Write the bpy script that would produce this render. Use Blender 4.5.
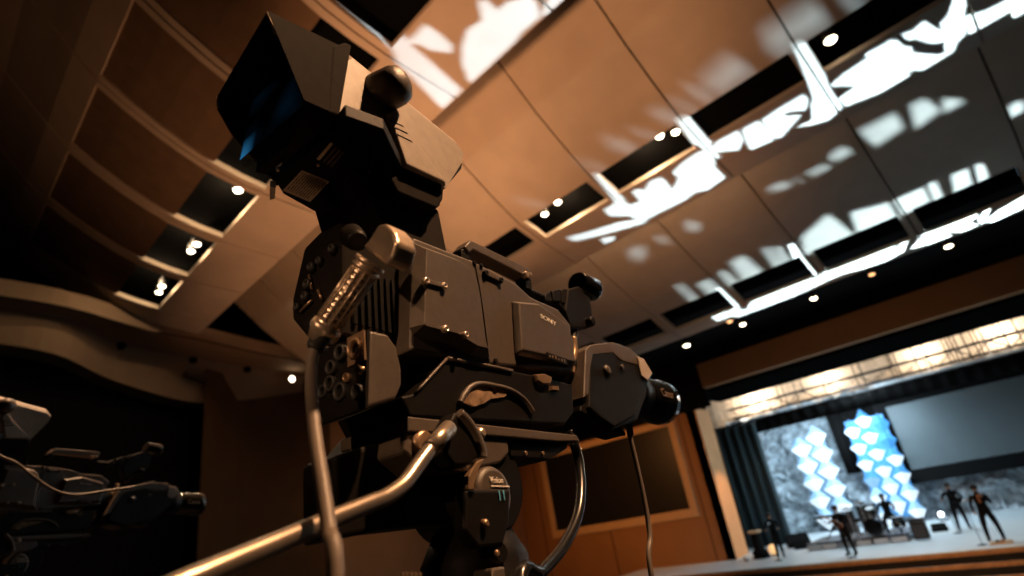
import bpy, bmesh, math, random
from mathutils import Vector, Matrix, noise
for o in list(bpy.data.objects): bpy.data.objects.remove(o)
S = bpy.context.scene; COL = S.collection
random.seed(7)
PI = math.pi
# ------------------------------------------------------------------ camera
CZ = 1.3                                   # height of the lens above the platform
FPX = 564.4                                # focal length in pixels of the 1024 wide frame
YAW, PIT, ROLL = .7115, .3983, -.1786
def cam_axes():
    f = Vector((-math.sin(YAW)*math.cos(PIT), math.cos(YAW)*math.cos(PIT), math.sin(PIT)))
    r0 = Vector((math.cos(YAW), math.sin(YAW), 0)); u0 = r0.cross(f)
    r = r0*math.cos(ROLL)+u0*math.sin(ROLL); return r, r.cross(f), f
RR, UU, FF = cam_axes()
cd = bpy.data.cameras.new('photo_camera'); cam = bpy.data.objects.new('photo_camera', cd); COL.objects.link(cam)
cam.matrix_world = Matrix(((RR.x, UU.x, -FF.x, 0), (RR.y, UU.y, -FF.y, 0), (RR.z, UU.z, -FF.z, CZ), (0, 0, 0, 1)))
cd.sensor_width = 36; cd.lens = FPX/1024*36; cd.clip_start = .02; cd.clip_end = 200
cd.dof.use_dof = True; cd.dof.focus_distance = .93; cd.dof.aperture_fstop = 3.0
S.camera = cam
# ------------------------------------------------------------------ world, exposure
w = bpy.data.worlds.new('World'); S.world = w; w.use_nodes = True
w.node_tree.nodes['Background'].inputs[0].default_value = (.5, .35, .25, 1)
w.node_tree.nodes['Background'].inputs[1].default_value = 0.0
S.view_settings.view_transform = 'Standard'; S.view_settings.look = 'None'
S.view_settings.gamma = 1; S.view_settings.exposure = 0; S.view_settings.use_curve_mapping = False
WARM = (1, .47, .22); COOL = (.62, .83, 1)
def lamp(kind, name, loc, power, color, target=None, **kw):
    l = bpy.data.lights.new(name, kind); o = bpy.data.objects.new(name, l); COL.objects.link(o)
    l.energy = power; l.color = color
    for k, v in kw.items(): setattr(l, k, v)
    o.location = loc
    if target is not None:
        o.rotation_euler = (Vector(target)-Vector(loc)).to_track_quat('-Z', 'Y').to_euler()
    return o
# warm lights: unseen floor spots added for bounce on the ceiling, downlights over the cameras, washers on walls, beam and steps
lamp('SPOT', 'bounce_fill', (-3.6, -2.2, .6), 5300, WARM, (-5.6, 8.6, 9.9), spot_size=.86, spot_blend=1, shadow_soft_size=.5)
lamp('SPOT', 'bounce_fill', (-9, 7.6, -.3), 2600, WARM, (-10.5, 7.2, 9), spot_size=1.25, spot_blend=1, shadow_soft_size=.3)
lamp('SPOT', 'bounce_fill', (-14, 5, .1), 900, WARM, (-18, 9.6, 9.6), spot_size=1.0, spot_blend=1, shadow_soft_size=.3)
lamp('SPOT', 'bounce_fill', (-9, 14, -1.3), 110, WARM, (-9, 18, 7), spot_size=1.6, spot_blend=1, shadow_soft_size=.3)
lamp('SPOT', 'house_downlight', (2.5, 3.0, 8.2), 5200, (1, .54, .27), (-.55, .75, 1.6), spot_size=.36, spot_blend=.6, shadow_soft_size=.14)
lamp('SPOT', 'barrel_fill', (1.0, -6.5, 4.6), 1200, (1, .56, .30), (-.56, .30, 1.56), spot_size=.055, spot_blend=1, shadow_soft_size=.1)  # added narrow spot brightening the cable connector behind the camera
lamp('SPOT', 'label_fill', (-.15, -.25, .5), 7, (1, .6, .35), (-.65, .32, 1.81), spot_size=.15, spot_blend=.8, shadow_soft_size=.02)  # added narrow spot brightening only the label under the viewfinder
lamp('SPOT', 'house_downlight', (-4.2, 1.8, 8.4), 4200, (1, .56, .30), (-3.1, .7, 1.6), spot_size=.34, spot_blend=.6, shadow_soft_size=.12)
lamp('SPOT', 'wall_washer', (-17, 17, 5.0), 1700, (1, .38, .10), (-18, 27, .5), spot_size=1.7, spot_blend=1, shadow_soft_size=.3)
lamp('SPOT', 'wall_washer', (-15, 16, 5.0), 350, (1, .5, .2), (-24, 16, 4), spot_size=1.2, spot_blend=1, shadow_soft_size=.3)
lamp('SPOT', 'beam_washer', (-4, 15, 1.0), 330, (1, .5, .2), (-6, 27, 6.6), spot_size=1.5, spot_blend=1, shadow_soft_size=.3)
lamp('SPOT', 'step_light', (-4, 15, 2.5), 1700, (1, .5, .2), (-5, 22.4, -3.0), spot_size=1.1, spot_blend=1, shadow_soft_size=.3)
# the stage
lamp('AREA', 'stage_wash', (-6, 29.4, 5.6), 720, (.68, .88, 1), (-7, 29.0, -1.6), shape='RECTANGLE', size=10, size_y=.6)
lamp('AREA', 'backdrop_wash', (-9, 32.5, 3.7), 600, COOL, (-9.5, 35.8, 0), shape='RECTANGLE', size=7, size_y=.4)
for x, p in ((-13.6, 420), (-9.2, 240), (-4.2, 240), (-.8, 260)): lamp('POINT', 'fly_loft_light', (x, 36.5, 5.0+CZ), p, (1, .86, .70), shadow_soft_size=.15)
lamp('SPOT', 'return_light', (-9.5, 27.5, 3.6), 700, (1, .58, .28), (-13.1, 28, .5), spot_size=.75, spot_blend=.6, shadow_soft_size=.1)
lamp('SPOT', 'stray_light_fill', (3, 21.5, -2.0), 300, (.66, .84, 1), (-1.5, 12.5, 8.5), spot_size=1.0, spot_blend=1, shadow_soft_size=.3)  # added soft fill standing in for stray light on the ceiling
# ------------------------------------------------------------------ materials
MATS = {}
def mat(name, col, rough=.6, metal=0, emit=None, es=0, noise_amt=0, nscale=30, bump=0, bscale=60, spec=.5, coat=0):
    m = bpy.data.materials.new(name); m.use_nodes = True; n = m.node_tree.nodes; L = m.node_tree.links
    b = n['Principled BSDF']; b.inputs['Roughness'].default_value = rough; b.inputs['Metallic'].default_value = metal
    b.inputs['Base Color'].default_value = (*col, 1); b.inputs['Specular IOR Level'].default_value = spec
    b.inputs['Coat Weight'].default_value = coat
    if emit: b.inputs['Emission Color'].default_value = (*emit, 1); b.inputs['Emission Strength'].default_value = es
    tc = n.new('ShaderNodeTexCoord')
    if noise_amt:
        t = n.new('ShaderNodeTexNoise'); t.inputs['Scale'].default_value = nscale; t.inputs['Detail'].default_value = 4
        r = n.new('ShaderNodeValToRGB')
        r.color_ramp.elements[0].position = .3; r.color_ramp.elements[1].position = .7
        r.color_ramp.elements[0].color = (*[c*(1-noise_amt) for c in col], 1); r.color_ramp.elements[1].color = (*[min(1, c*(1+noise_amt)) for c in col], 1)
        L.new(tc.outputs['Object'], t.inputs['Vector']); L.new(t.outputs['Fac'], r.inputs['Fac']); L.new(r.outputs['Color'], b.inputs['Base Color'])
    if bump:
        t = n.new('ShaderNodeTexNoise'); t.inputs['Scale'].default_value = bscale; t.inputs['Detail'].default_value = 3
        bp = n.new('ShaderNodeBump'); bp.inputs['Strength'].default_value = bump; bp.inputs['Distance'].default_value = .002 if bscale > 40 else .02
        L.new(tc.outputs['Object'], t.inputs['Vector']); L.new(t.outputs['Fac'], bp.inputs['Height']); L.new(bp.outputs['Normal'], b.inputs['Normal'])
    MATS[name] = m; return m
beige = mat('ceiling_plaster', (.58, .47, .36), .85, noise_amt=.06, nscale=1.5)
brownfab = mat('acoustic_fabric', (.17, .105, .06), .95, noise_amt=.12, nscale=3)
voidm = mat('ceiling_void', (.005, .005, .005), .9, spec=0)
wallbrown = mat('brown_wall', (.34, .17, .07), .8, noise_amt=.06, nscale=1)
wallshade = mat('shaded_brown_wall', (.11, .055, .024), .9, noise_amt=.08, nscale=1, spec=.1)  # brown wall colour darkened to carry the shade on the nearer stretch
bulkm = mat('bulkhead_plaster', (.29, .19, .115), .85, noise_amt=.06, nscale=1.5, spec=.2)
returnm = mat('return_plaster', (.62, .31, .13), .75, noise_amt=.05, nscale=2)
walldark = mat('dark_wall', (.05, .03, .016), .9, noise_amt=.1, nscale=2)
blackm = mat('black_paint', (.006, .006, .006), .8, spec=.05)
framem = mat('screen_frame', (.60, .40, .22), .7, noise_amt=.05, nscale=4)
sidescr = mat('dark_screen', (.010, .010, .011), .35, noise_amt=.05)
wood = mat('step_wood', (.42, .21, .09), .5, noise_amt=.25, nscale=6)
carpet = mat('dark_carpet', (.012, .010, .009), .95, noise_amt=.3, nscale=200)
stagefl = mat('stage_floor', (.55, .60, .62), .45, noise_amt=.06, nscale=2)
curtm = mat('teal_curtain', (.035, .062, .072), .8, noise_amt=.1, nscale=8)
rock = mat('crumpled_backdrop', (.36, .41, .44), .7, noise_amt=.6, nscale=2.6)
scrm = mat('projection_cloth', (.075, .095, .102), .6, noise_amt=.06, nscale=1.2)
cream = mat('cream_planks', (.75, .60, .45), .7, noise_amt=.2, nscale=5)
trussm = mat('truss_black', (.02, .02, .022), .5)
alum = mat('truss_aluminium', (.75, .8, .84), .4, .2, noise_amt=.1)
sheetm = mat('panel_sheet', (.14, .22, .30), .6, noise_amt=.05)
ledw = mat('panel_white', (.75, .8, .85), .5, emit=(.85, .95, 1), es=.55)
ledb = mat('panel_blue', (.04, .17, .36), .5, emit=(.06, .32, .72), es=.4)
ledp = mat('panel_pale_blue', (.30, .46, .62), .5, emit=(.22, .50, .85), es=.3)
bulb = mat('lamp_face', (1, .9, .75), .5, emit=(1, .82, .58), es=14)
bulbw = mat('white_lamp_face', (1, 1, 1), .5, emit=(.9, .97, 1), es=12)
bulbo = mat('orange_lamp_face', (1, .6, .3), .5, emit=(1, .5, .2), es=2.5)
lampcan = mat('lamp_can', (.03, .03, .03), .5)
grey = mat('camera_grey', (.074, .057, .043), .42, noise_amt=.12, nscale=90, bump=.25, bscale=900)
hoodblk = mat('hood_black', (.014, .0115, .0095), .8, noise_amt=.15, nscale=60, spec=.05)
vfgrey = mat('viewfinder_grey', (.40, .34, .285), .40, noise_amt=.08, nscale=60, bump=.2, bscale=800)
blk = mat('camera_black', (.0065, .0055, .0048), .48, noise_amt=.15, nscale=60, bump=.2, bscale=700, spec=.12)
rub = mat('black_rubber', (.010, .010, .010), .65, bump=.2, bscale=400)
gloss = mat('glossy_black', (.006, .006, .006), .15, coat=.5)
hoodin = mat('hood_lining', (.006, .007, .008), .32)
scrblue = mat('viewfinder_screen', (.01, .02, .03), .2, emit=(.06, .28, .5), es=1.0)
def screen_emission(m):                     # faint picture, plus the hood's blue reflection painted in low at the left
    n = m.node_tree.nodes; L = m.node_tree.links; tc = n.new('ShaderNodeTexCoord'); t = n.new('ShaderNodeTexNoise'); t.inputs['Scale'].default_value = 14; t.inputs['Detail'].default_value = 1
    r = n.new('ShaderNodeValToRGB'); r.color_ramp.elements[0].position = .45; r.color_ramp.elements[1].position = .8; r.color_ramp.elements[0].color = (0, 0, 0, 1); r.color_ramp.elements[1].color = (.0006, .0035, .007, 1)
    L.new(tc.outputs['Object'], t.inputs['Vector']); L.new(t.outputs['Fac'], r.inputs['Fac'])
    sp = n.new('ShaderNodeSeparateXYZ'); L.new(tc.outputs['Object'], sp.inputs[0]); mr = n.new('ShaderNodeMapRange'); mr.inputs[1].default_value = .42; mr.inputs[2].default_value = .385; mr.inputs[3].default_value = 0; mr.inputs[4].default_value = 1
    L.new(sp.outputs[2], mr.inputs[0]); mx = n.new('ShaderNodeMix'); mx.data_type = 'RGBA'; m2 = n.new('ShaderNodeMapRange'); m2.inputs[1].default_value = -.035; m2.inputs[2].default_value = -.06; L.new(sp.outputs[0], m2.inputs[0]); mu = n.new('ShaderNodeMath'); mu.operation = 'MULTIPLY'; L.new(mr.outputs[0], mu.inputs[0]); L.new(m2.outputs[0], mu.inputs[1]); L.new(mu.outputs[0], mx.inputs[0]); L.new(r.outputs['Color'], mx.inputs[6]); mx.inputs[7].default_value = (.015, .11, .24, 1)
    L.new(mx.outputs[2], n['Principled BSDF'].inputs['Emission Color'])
screen_emission(scrblue)
steel = mat('connector_steel', (.70, .56, .43), .30, .75, noise_amt=.15, nscale=50, bump=.15, bscale=200)
tanm = mat('tan_metal', (.40, .27, .17), .35, .7, noise_amt=.1)
plate = mat('name_plate', (.50, .36, .23), .5, noise_amt=.05, nscale=100)
ink = mat('plate_ink', (.10, .06, .035), .6)
silver = mat('silver_letters', (.9, .84, .76), .35, .1)
bluepr = mat('blue_print', (.12, .42, .65), .4)
cablem = mat('grey_cable', (.14, .112, .09), .5, noise_amt=.08)
cableb = mat('black_cable', (.010, .010, .010), .25, coat=.3)
foam = mat('brown_foam', (.20, .125, .07), .9, noise_amt=.5, nscale=45, bump=.8, bscale=70)
barm = mat('pan_bar_metal', (.42, .35, .28), .32, .85, noise_amt=.06)
skin = mat('skin', (.42, .23, .14), .6, noise_amt=.05)
cloth = mat('dark_clothes', (.007, .007, .008), .9, spec=.1, noise_amt=.2)
trousers = mat('dark_trousers', (.010, .010, .011), .9, noise_amt=.2, spec=.1)
cloth2 = mat('grey_clothes', (.10, .085, .08), .85, noise_amt=.2)
hairm = mat('dark_hair', (.02, .012, .008), .7)
guitm = mat('guitar_sunburst', (.22, .075, .02), .35, noise_amt=.3, nscale=8)
whitem = mat('white_panel', (.62, .68, .72), .5, noise_amt=.05)
orange = mat('orange_cloth', (.34, .12, .04), .7, noise_amt=.1)
# ------------------------------------------------------------------ object helpers
def tag(o, label=None, cat=None, group=None, kind=None):
    if label: o['label'] = label
    if cat: o['category'] = cat
    if group: o['group'] = group
    if kind: o['kind'] = kind
    return o
def link(name, bm, m, parent=None, bevel=0, smooth=False, seg=2, ang=.6):
    me = bpy.data.meshes.new(name); bmesh.ops.recalc_face_normals(bm, faces=bm.faces)
    bm.to_mesh(me); bm.free()
    o = bpy.data.objects.new(name, me); COL.objects.link(o)
    for x in (m if isinstance(m, (list, tuple)) else [m]): me.materials.append(x)
    if smooth:
        for p in me.polygons: p.use_smooth = True
    if bevel:
        b = o.modifiers.new('bevel', 'BEVEL'); b.width = bevel; b.segments = seg; b.limit_method = 'ANGLE'; b.angle_limit = ang
    if parent: o.parent = parent
    return o
def root(name, loc, label, cat, group=None, rot=None):
    o = bpy.data.objects.new(name, None); COL.objects.link(o); o.empty_display_size = .1
    o.location = loc
    if rot is not None: o.rotation_euler = rot
    return tag(o, label, cat, group)
def face(bm, pts, mi=0):
    f = bm.faces.new([bm.verts.new(p) for p in pts]); f.material_index = mi; return f
def loft(bm, A, B, capA=True, capB=True, mi=0):
    a = [bm.verts.new(p) for p in A]; b = [bm.verts.new(p) for p in B]; n = len(a)
    fs = [bm.faces.new((a[i], a[(i+1) % n], b[(i+1) % n], b[i])) for i in range(n)]
    if capA: fs.append(bm.faces.new(a[::-1]))
    if capB: fs.append(bm.faces.new(b))
    for f in fs: f.material_index = mi
def box(bm, lo, hi, mi=0):
    x0, y0, z0 = lo; x1, y1, z1 = hi
    loft(bm, [(x0, y0, z0), (x1, y0, z0), (x1, y1, z0), (x0, y1, z0)], [(x0, y0, z1), (x1, y0, z1), (x1, y1, z1), (x0, y1, z1)], mi=mi)
def frame_of(t):
    t = t.normalized(); a = Vector((0, 0, 1)) if abs(t.z) < .9 else Vector((1, 0, 0))
    u = t.cross(a).normalized(); return u, t.cross(u).normalized()
def lathe(bm, p0, p1, prof, n=24, mi=0, caps=True):
    """prof: list of (t along p0->p1 in 0..1, radius)"""
    p0 = Vector(p0); p1 = Vector(p1); u, v = frame_of(p1-p0); rings = []
    for t, r in prof:
        c = p0.lerp(p1, t)
        rings.append([bm.verts.new(c+(u*math.cos(2*PI*k/n)+v*math.sin(2*PI*k/n))*max(r, 1e-5)) for k in range(n)])
    for A, B in zip(rings, rings[1:]):
        for k in range(n):
            f = bm.faces.new((A[k], A[(k+1) % n], B[(k+1) % n], B[k])); f.smooth = True; f.material_index = mi
    if caps:
        for rg in (rings[0][::-1], rings[-1]):
            f = bm.faces.new(rg); f.material_index = mi
def cyl(bm, p0, p1, r, r2=None, n=20, mi=0): lathe(bm, p0, p1, [(0, r), (1, r2 if r2 is not None else r)], n, mi)
def smooth_path(pts, sub=6):
    P = [Vector(p) for p in pts]; out = []
    for i in range(len(P)-1):
        a = P[max(i-1, 0)]; b = P[i]; c = P[i+1]; d = P[min(i+2, len(P)-1)]
        for k in range(sub):
            t = k/sub; out.append(.5*((2*b)+(c-a)*t+(2*a-5*b+4*c-d)*t*t+(3*b-a-3*c+d)*t**3))
    out.append(P[-1]); return out
def tube(bm, pts, r, n=14, mi=0, sub=6, r_end=None):
    P = smooth_path(pts, sub) if sub > 1 else [Vector(p) for p in pts]
    u = None; rings = []
    for i, p in enumerate(P):
        t = (P[min(i+1, len(P)-1)]-P[max(i-1, 0)]).normalized()
        if u is None: u, _ = frame_of(t)
        u = (u-t*u.dot(t)).normalized(); v = t.cross(u)
        rr = r if r_end is None else r+(r_end-r)*i/(len(P)-1)
        rings.append([bm.verts.new(p+(u*math.cos(2*PI*k/n)+v*math.sin(2*PI*k/n))*rr) for k in range(n)])
    for A, B in zip(rings, rings[1:]):
        for k in range(n):
            f = bm.faces.new((A[k], A[(k+1) % n], B[(k+1) % n], B[k])); f.smooth = True; f.material_index = mi
    for rg in (rings[0][::-1], rings[-1]): bm.faces.new(rg).material_index = mi
def text_bm(s, size, origin, xdir, ydir, depth=.0006):
    """lettering as a mesh lying on the plane through origin spanned by xdir and ydir"""
    c = bpy.data.curves.new('t', 'FONT'); c.body = s; c.size = size; c.extrude = depth; c.resolution_u = 3
    o = bpy.data.objects.new('t', c); COL.objects.link(o)
    dg = bpy.context.evaluated_depsgraph_get(); me = bpy.data.meshes.new_from_object(o.evaluated_get(dg))
    bm = bmesh.new(); bm.from_mesh(me); bpy.data.objects.remove(o); bpy.data.meshes.remove(me)
    x = Vector(xdir).normalized(); y = Vector(ydir).normalized(); z = x.cross(y); O = Vector(origin)
    for v in bm.verts: v.co = O+x*v.co.x+y*v.co.y+z*v.co.z
    return bm
def ray(px, py): return RR*(px-512)-UU*(py-288)+FF*FPX
def at(px, py, axis, val):
    """world point where the sight line of a photo pixel meets the plane axis = val (z measured from the lens height)"""
    d = ray(px, py); p = d*(val/d[axis]); return Vector((p.x, p.y, p.z+CZ))
# ------------------------------------------------------------------ the ceiling: three tiers, each one profile swept across the hall
SEAM0, BAY = -.97, 2.63
T0 = [(-1.6, 12.9), (-.4, 12.0), (.1, 11.5), (.6, 10.9), (1.0, 10.4), (1.47, 9.93), (2.0, 9.54), (2.6, 9.16), (3.15, 8.86), (3.72, 8.60), (4.3, 8.43), (4.9, 8.31), (5.7, 8.22), (6.57, 8.15)]
T1 = [(7.3, 11.0), (7.9, 10.38), (8.5, 9.83), (9.3, 9.1), (10.2, 8.44), (11.1, 7.87), (11.97, 7.58), (12.7, 7.36), (13.45, 7.17)]
T2 = [(13.4, 8.2), (14.2, 7.55), (15.4, 6.9), (16.7, 6.3), (17.6, 6.0), (18.55, 5.52), (19.0, 5.42), (19.35, 5.40)]
def pw(p, x): return Vector((x, p[0], p[1]+CZ))
def offset(prof, d):
    out = []
    for i, (y, z) in enumerate(prof):
        a = prof[max(i-1, 0)]; b = prof[min(i+1, len(prof)-1)]; ty, tz = b[0]-a[0], b[1]-a[1]; l = math.hypot(ty, tz)
        out.append((y-tz/l*d, z+ty/l*d))
    return out
def strip(bm, prof, i0, i1, x0, x1, th, mi=0):
    lo = prof; hi = offset(prof, th)
    for i in range(i0, i1):
        a, b = lo[i], lo[i+1]; c, d = hi[i], hi[i+1]
        face(bm, [pw(a, x0), pw(a, x1), pw(b, x1), pw(b, x0)], mi); face(bm, [pw(c, x0), pw(d, x0), pw(d, x1), pw(c, x1)], mi)
        for x in (x0, x1): face(bm, [pw(a, x), pw(b, x), pw(d, x), pw(c, x)], mi)
    for a, c in ((lo[i0], hi[i0]), (lo[i1], hi[i1])): face(bm, [pw(a, x0), pw(c, x0), pw(c, x1), pw(a, x1)], mi)
RIB = .18; GAP = .022
def tier(prof, slots, x_from, x_to, brown=None, th=.14, slot_to=None):
    """panels of one tier, bay by bay, with a slot cut in each bay; brown = profile range of recessed fabric"""
    bm = bmesh.new(); bf = bmesh.new(); n = len(prof)-1; s0, s1 = slots
    k0 = math.floor((x_from-SEAM0)/BAY); k = k0
    while SEAM0+k*BAY < x_to:
        xa = max(x_from, SEAM0+k*BAY); xb = min(x_to, SEAM0+(k+1)*BAY); k += 1
        if xb-xa < .3: continue
        full = xb-xa > BAY-.3
        cuts = []
        if brown and full: cuts.append(brown)
        if full: cuts.append((s0, s1))
        i = 0
        for c0, c1 in cuts:
            if c0 > i: strip(bm, prof, i, c0, xa+GAP, xb-GAP, th)
            strip(bm, prof, c0, c1, xa+GAP, xa+RIB, th); strip(bm, prof, c0, c1, xb-RIB, xb-GAP, th)
            i = c1
        strip(bm, prof, i, n, xa+GAP, xb-GAP, th)
        if brown and full:
            strip(bf, offset(prof, .05), brown[0], brown[1], xa+RIB, xb-RIB, .04)
    bmesh.ops.remove_doubles(bm, verts=bm.verts, dist=1e-4)
    o = tag(link('ceiling', bm, beige), kind='structure')
    if brown: link('fabric_panel', bf, brownfab, o)
    else: bf.free()
    # black void closed above the slots
    bv = bmesh.new(); strip(bv, offset(prof, .75), 0, n, x_from-1.5, x_to, .05)
    link('void_lining', bv, voidm, o)
    return o
tier(T0, (9, 11), -20.6, 9, brown=(5, 9))
tier(T1, (5, 6), -21.7, 9)
tier(T2, (4, 5), -23.5, 9)
bm = bmesh.new()
strip(bm, [(18.9, 7.2), (20, 6.6), (27.4, 6.6)], 0, 2, -26, 10, .1); tag(link('ceiling', bm, blackm), kind='structure')
# ------------------------------------------------------------------ the left side: lip, bulkhead and walls on a curved plan
lip_out = [(-19.2, -2.5), (-19.8, .5), (-20.1, 2.6), (-21.8, 4.5), (-22.7, 7.2), (-23.4, 9.5), (-23.9, 12.2)]
lip_in = [(-18.6, -2.5), (-18.9, .5), (-19.2, 2.6), (-20.3, 4.9), (-20.6, 6.4), (-21.5, 9.2), (-22.2, 12.2)]
bot_z = [7.2, 7.1, 6.95, 6.75, 6.35, 6.7, 7.3]
lip_out = [(v.x, v.y) for v in smooth_path([(*p, 0) for p in lip_out], 5)]; lip_in = [(v.x, v.y) for v in smooth_path([(*p, 0) for p in lip_in], 5)]
bot_z = [v.x for v in smooth_path([(z, i, 0) for i, z in enumerate(bot_z)], 5)]
bm = bmesh.new()
for i in range(30):
    a, b = lip_out[i], lip_out[i+1]; c, d = lip_in[i], lip_in[i+1]
    face(bm, [(*a, 8+CZ), (*b, 8+CZ), (*d, 7.95+CZ), (*c, 7.95+CZ)]); face(bm, [(*c, 8+CZ), (*d, 8+CZ), (d[0], d[1], 8.5+CZ), (c[0], c[1], 8.5+CZ)])
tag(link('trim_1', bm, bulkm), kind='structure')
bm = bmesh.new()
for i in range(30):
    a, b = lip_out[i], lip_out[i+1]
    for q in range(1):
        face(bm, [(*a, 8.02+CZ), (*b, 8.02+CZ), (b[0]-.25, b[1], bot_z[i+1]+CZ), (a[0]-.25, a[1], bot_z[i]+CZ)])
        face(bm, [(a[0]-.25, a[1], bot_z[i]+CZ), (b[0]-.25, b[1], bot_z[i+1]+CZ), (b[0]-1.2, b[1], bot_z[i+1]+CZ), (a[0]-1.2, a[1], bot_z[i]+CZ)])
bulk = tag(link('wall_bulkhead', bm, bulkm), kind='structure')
bmv = bmesh.new()
for (x, y, s) in ((-21.9, 4.55, .16), (-22.75, 7.1, .16), (-23.4, 9.4, .16)):
    lathe(bmv, (x+.02, y, 7.9+CZ), (x+.2, y-.03, 7.9+CZ), [(0, s*.6), (.5, s), (1, s*.7)], 12)
link('horn_row', bmv, blackm, bulk)
bmv = bmesh.new()
for (px, py, px2, py2) in ((142, 352, 166, 362), (186, 371, 208, 379)):
    p = at(px, py, 0, -22.2); q = at(px2, py2, 0, -22.7)
    loft(bmv, [p, q, q+Vector((0, 0, -.14)), p+Vector((0, 0, -.14))], [v+Vector((-.3, 0, 0)) for v in (p, q, q+Vector((0, 0, -.14)), p+Vector((0, 0, -.14)))])
link('vent_slot', bmv, walldark, bulk)
def wall(name, pts, z0, z1, m):
    bm = bmesh.new()
    for (a, b) in zip(pts, pts[1:]): face(bm, [(*a, z0), (*b, z0), (*b, z1), (*a, z1)])
    return tag(link(name, bm, m), kind='structure')
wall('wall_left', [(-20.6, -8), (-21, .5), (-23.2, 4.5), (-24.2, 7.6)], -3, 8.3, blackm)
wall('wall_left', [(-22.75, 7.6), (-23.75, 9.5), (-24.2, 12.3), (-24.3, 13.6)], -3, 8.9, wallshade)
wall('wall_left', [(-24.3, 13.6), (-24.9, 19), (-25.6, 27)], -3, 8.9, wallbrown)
wall('wall_back', [(-21, -8), (10, -8)], -3, 10.5, blackm)
wall('wall_right', [(10, -8), (10, 27)], -3, 10.5, walldark)
# proscenium wall (faces the hall), its opening, beam and return
YP = 27
bm = bmesh.new()
def pq(x0, x1, z0, z1, y=YP): face(bm, [(x0, y, z0+CZ), (x1, y, z0+CZ), (x1, y, z1+CZ), (x0, y, z1+CZ)])
pq(-25.6, -12.95, -3.9, 3.9)
pros = tag(link('wall_proscenium', bm, wallbrown), kind='structure')
bm = bmesh.new(); box(bm, (-25.6, YP-.02, 3.9+CZ), (-12.0, YP+.1, 7.9+CZ)); box(bm, (-12.0, YP, 5.9+CZ), (10, YP+.15, 7.9+CZ)); tag(link('wall_upper', bm, blackm), kind='structure')
bm = bmesh.new(); box(bm, (-12.0, YP-.3, 4.75+CZ), (10, YP+.2, 5.95+CZ)); tag(link('trim_2', bm, wallbrown, bevel=.02), kind='structure')
bm = bmesh.new(); box(bm, (-13.4, YP+.25, 4.60+CZ), (10, YP+4.6, 4.9+CZ)); tag(link('trim_3', bm, voidm), kind='structure')
bm = bmesh.new(); loft(bm, [(-12.95, YP, -2.9+CZ), (-13.25, YP+2.05, -2.9+CZ), (-13.6, YP+2.05, -2.9+CZ), (-13.4, YP, -2.9+CZ)], [(-12.85, YP, 3.95+CZ), (-13.1, YP+2.05, 4.0+CZ), (-13.6, YP+2.05, 4.0+CZ), (-13.4, YP, 3.95+CZ)])
tag(link('wall_return', bm, returnm), kind='structure')
bm = bmesh.new()
for x in (-13.9, -19.5, -24.2): box(bm, (x, YP-.012, -3.9+CZ), (x+.06, YP, 3.9+CZ))
link('wall_joint', bm, walldark, pros)
# dark framed side screen
r = root('side_screen', (-18.8, YP, -.9+CZ), 'large dark side screen in a pale brown frame on the brown wall', 'screen')
def rel(o_root, bm):
    l = o_root.location
    for v in bm.verts: v.co -= l
    return bm
bm = bmesh.new(); box(bm, (-23.1, YP-.06, -.5+CZ), (-14.5, YP-.02, 3.5+CZ)); link('screen', rel(r, bm), sidescr, r)
bm = bmesh.new()
for lo, hi in (((-23.5, YP-.12, -.9+CZ), (-14.1, YP-.001, -.5+CZ)), ((-23.5, YP-.12, 3.5+CZ), (-14.1, YP-.001, 3.82+CZ)), ((-23.5, YP-.12, -.5+CZ), (-23.1, YP-.001, 3.5+CZ)), ((-14.5, YP-.12, -.5+CZ), (-14.1, YP-.001, 3.5+CZ))): box(bm, lo, hi)
link('frame', rel(r, bm), framem, r, bevel=.02)
# ------------------------------------------------------------------ floors, stage, steps
bm = bmesh.new()
face(bm, [(-26, -8.2, 0), (10.2, -8.2, 0), (10.2, 2.2, 0), (-26, 2.2, 0)]); face(bm, [(-26, 2.2, 0), (10.2, 2.2, 0), (10.2, 21, -3.85+CZ), (-26, 21, -3.85+CZ)])
face(bm, [(-26, 21, -3.85+CZ), (10.2, 21, -3.85+CZ), (10.2, 27.2, -3.85+CZ), (-26, 27.2, -3.85+CZ)])
tag(link('floor', bm, carpet), kind='structure')
ZS = -2.9+CZ
def front(x, off=0): return 23.62-off-.035*max(0, -8-x)**1.0*0+(.0 if x > -13 else 0)
bm = bmesh.new(); box(bm, (-18, 23.55, ZS-.16), (10, 38, ZS)); stage = tag(link('stage_floor', bm, stagefl, bevel=.03), kind='structure')
bm = bmesh.new(); bt = bmesh.new()
for k in range(5):
    z1 = ZS-.05-.23*k; y0 = 23.5-.8*k
    box(bm, (-19, y0, z1-.12), (10, y0+.05, z1)); box(bt, (-19, y0-.02, max(z1-.9, -3.84+CZ)), (10, y0+.8, z1-.13))
st = tag(link('trim_4', bm, wood), kind='structure'); link('tread', bt, carpet, st)
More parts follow.
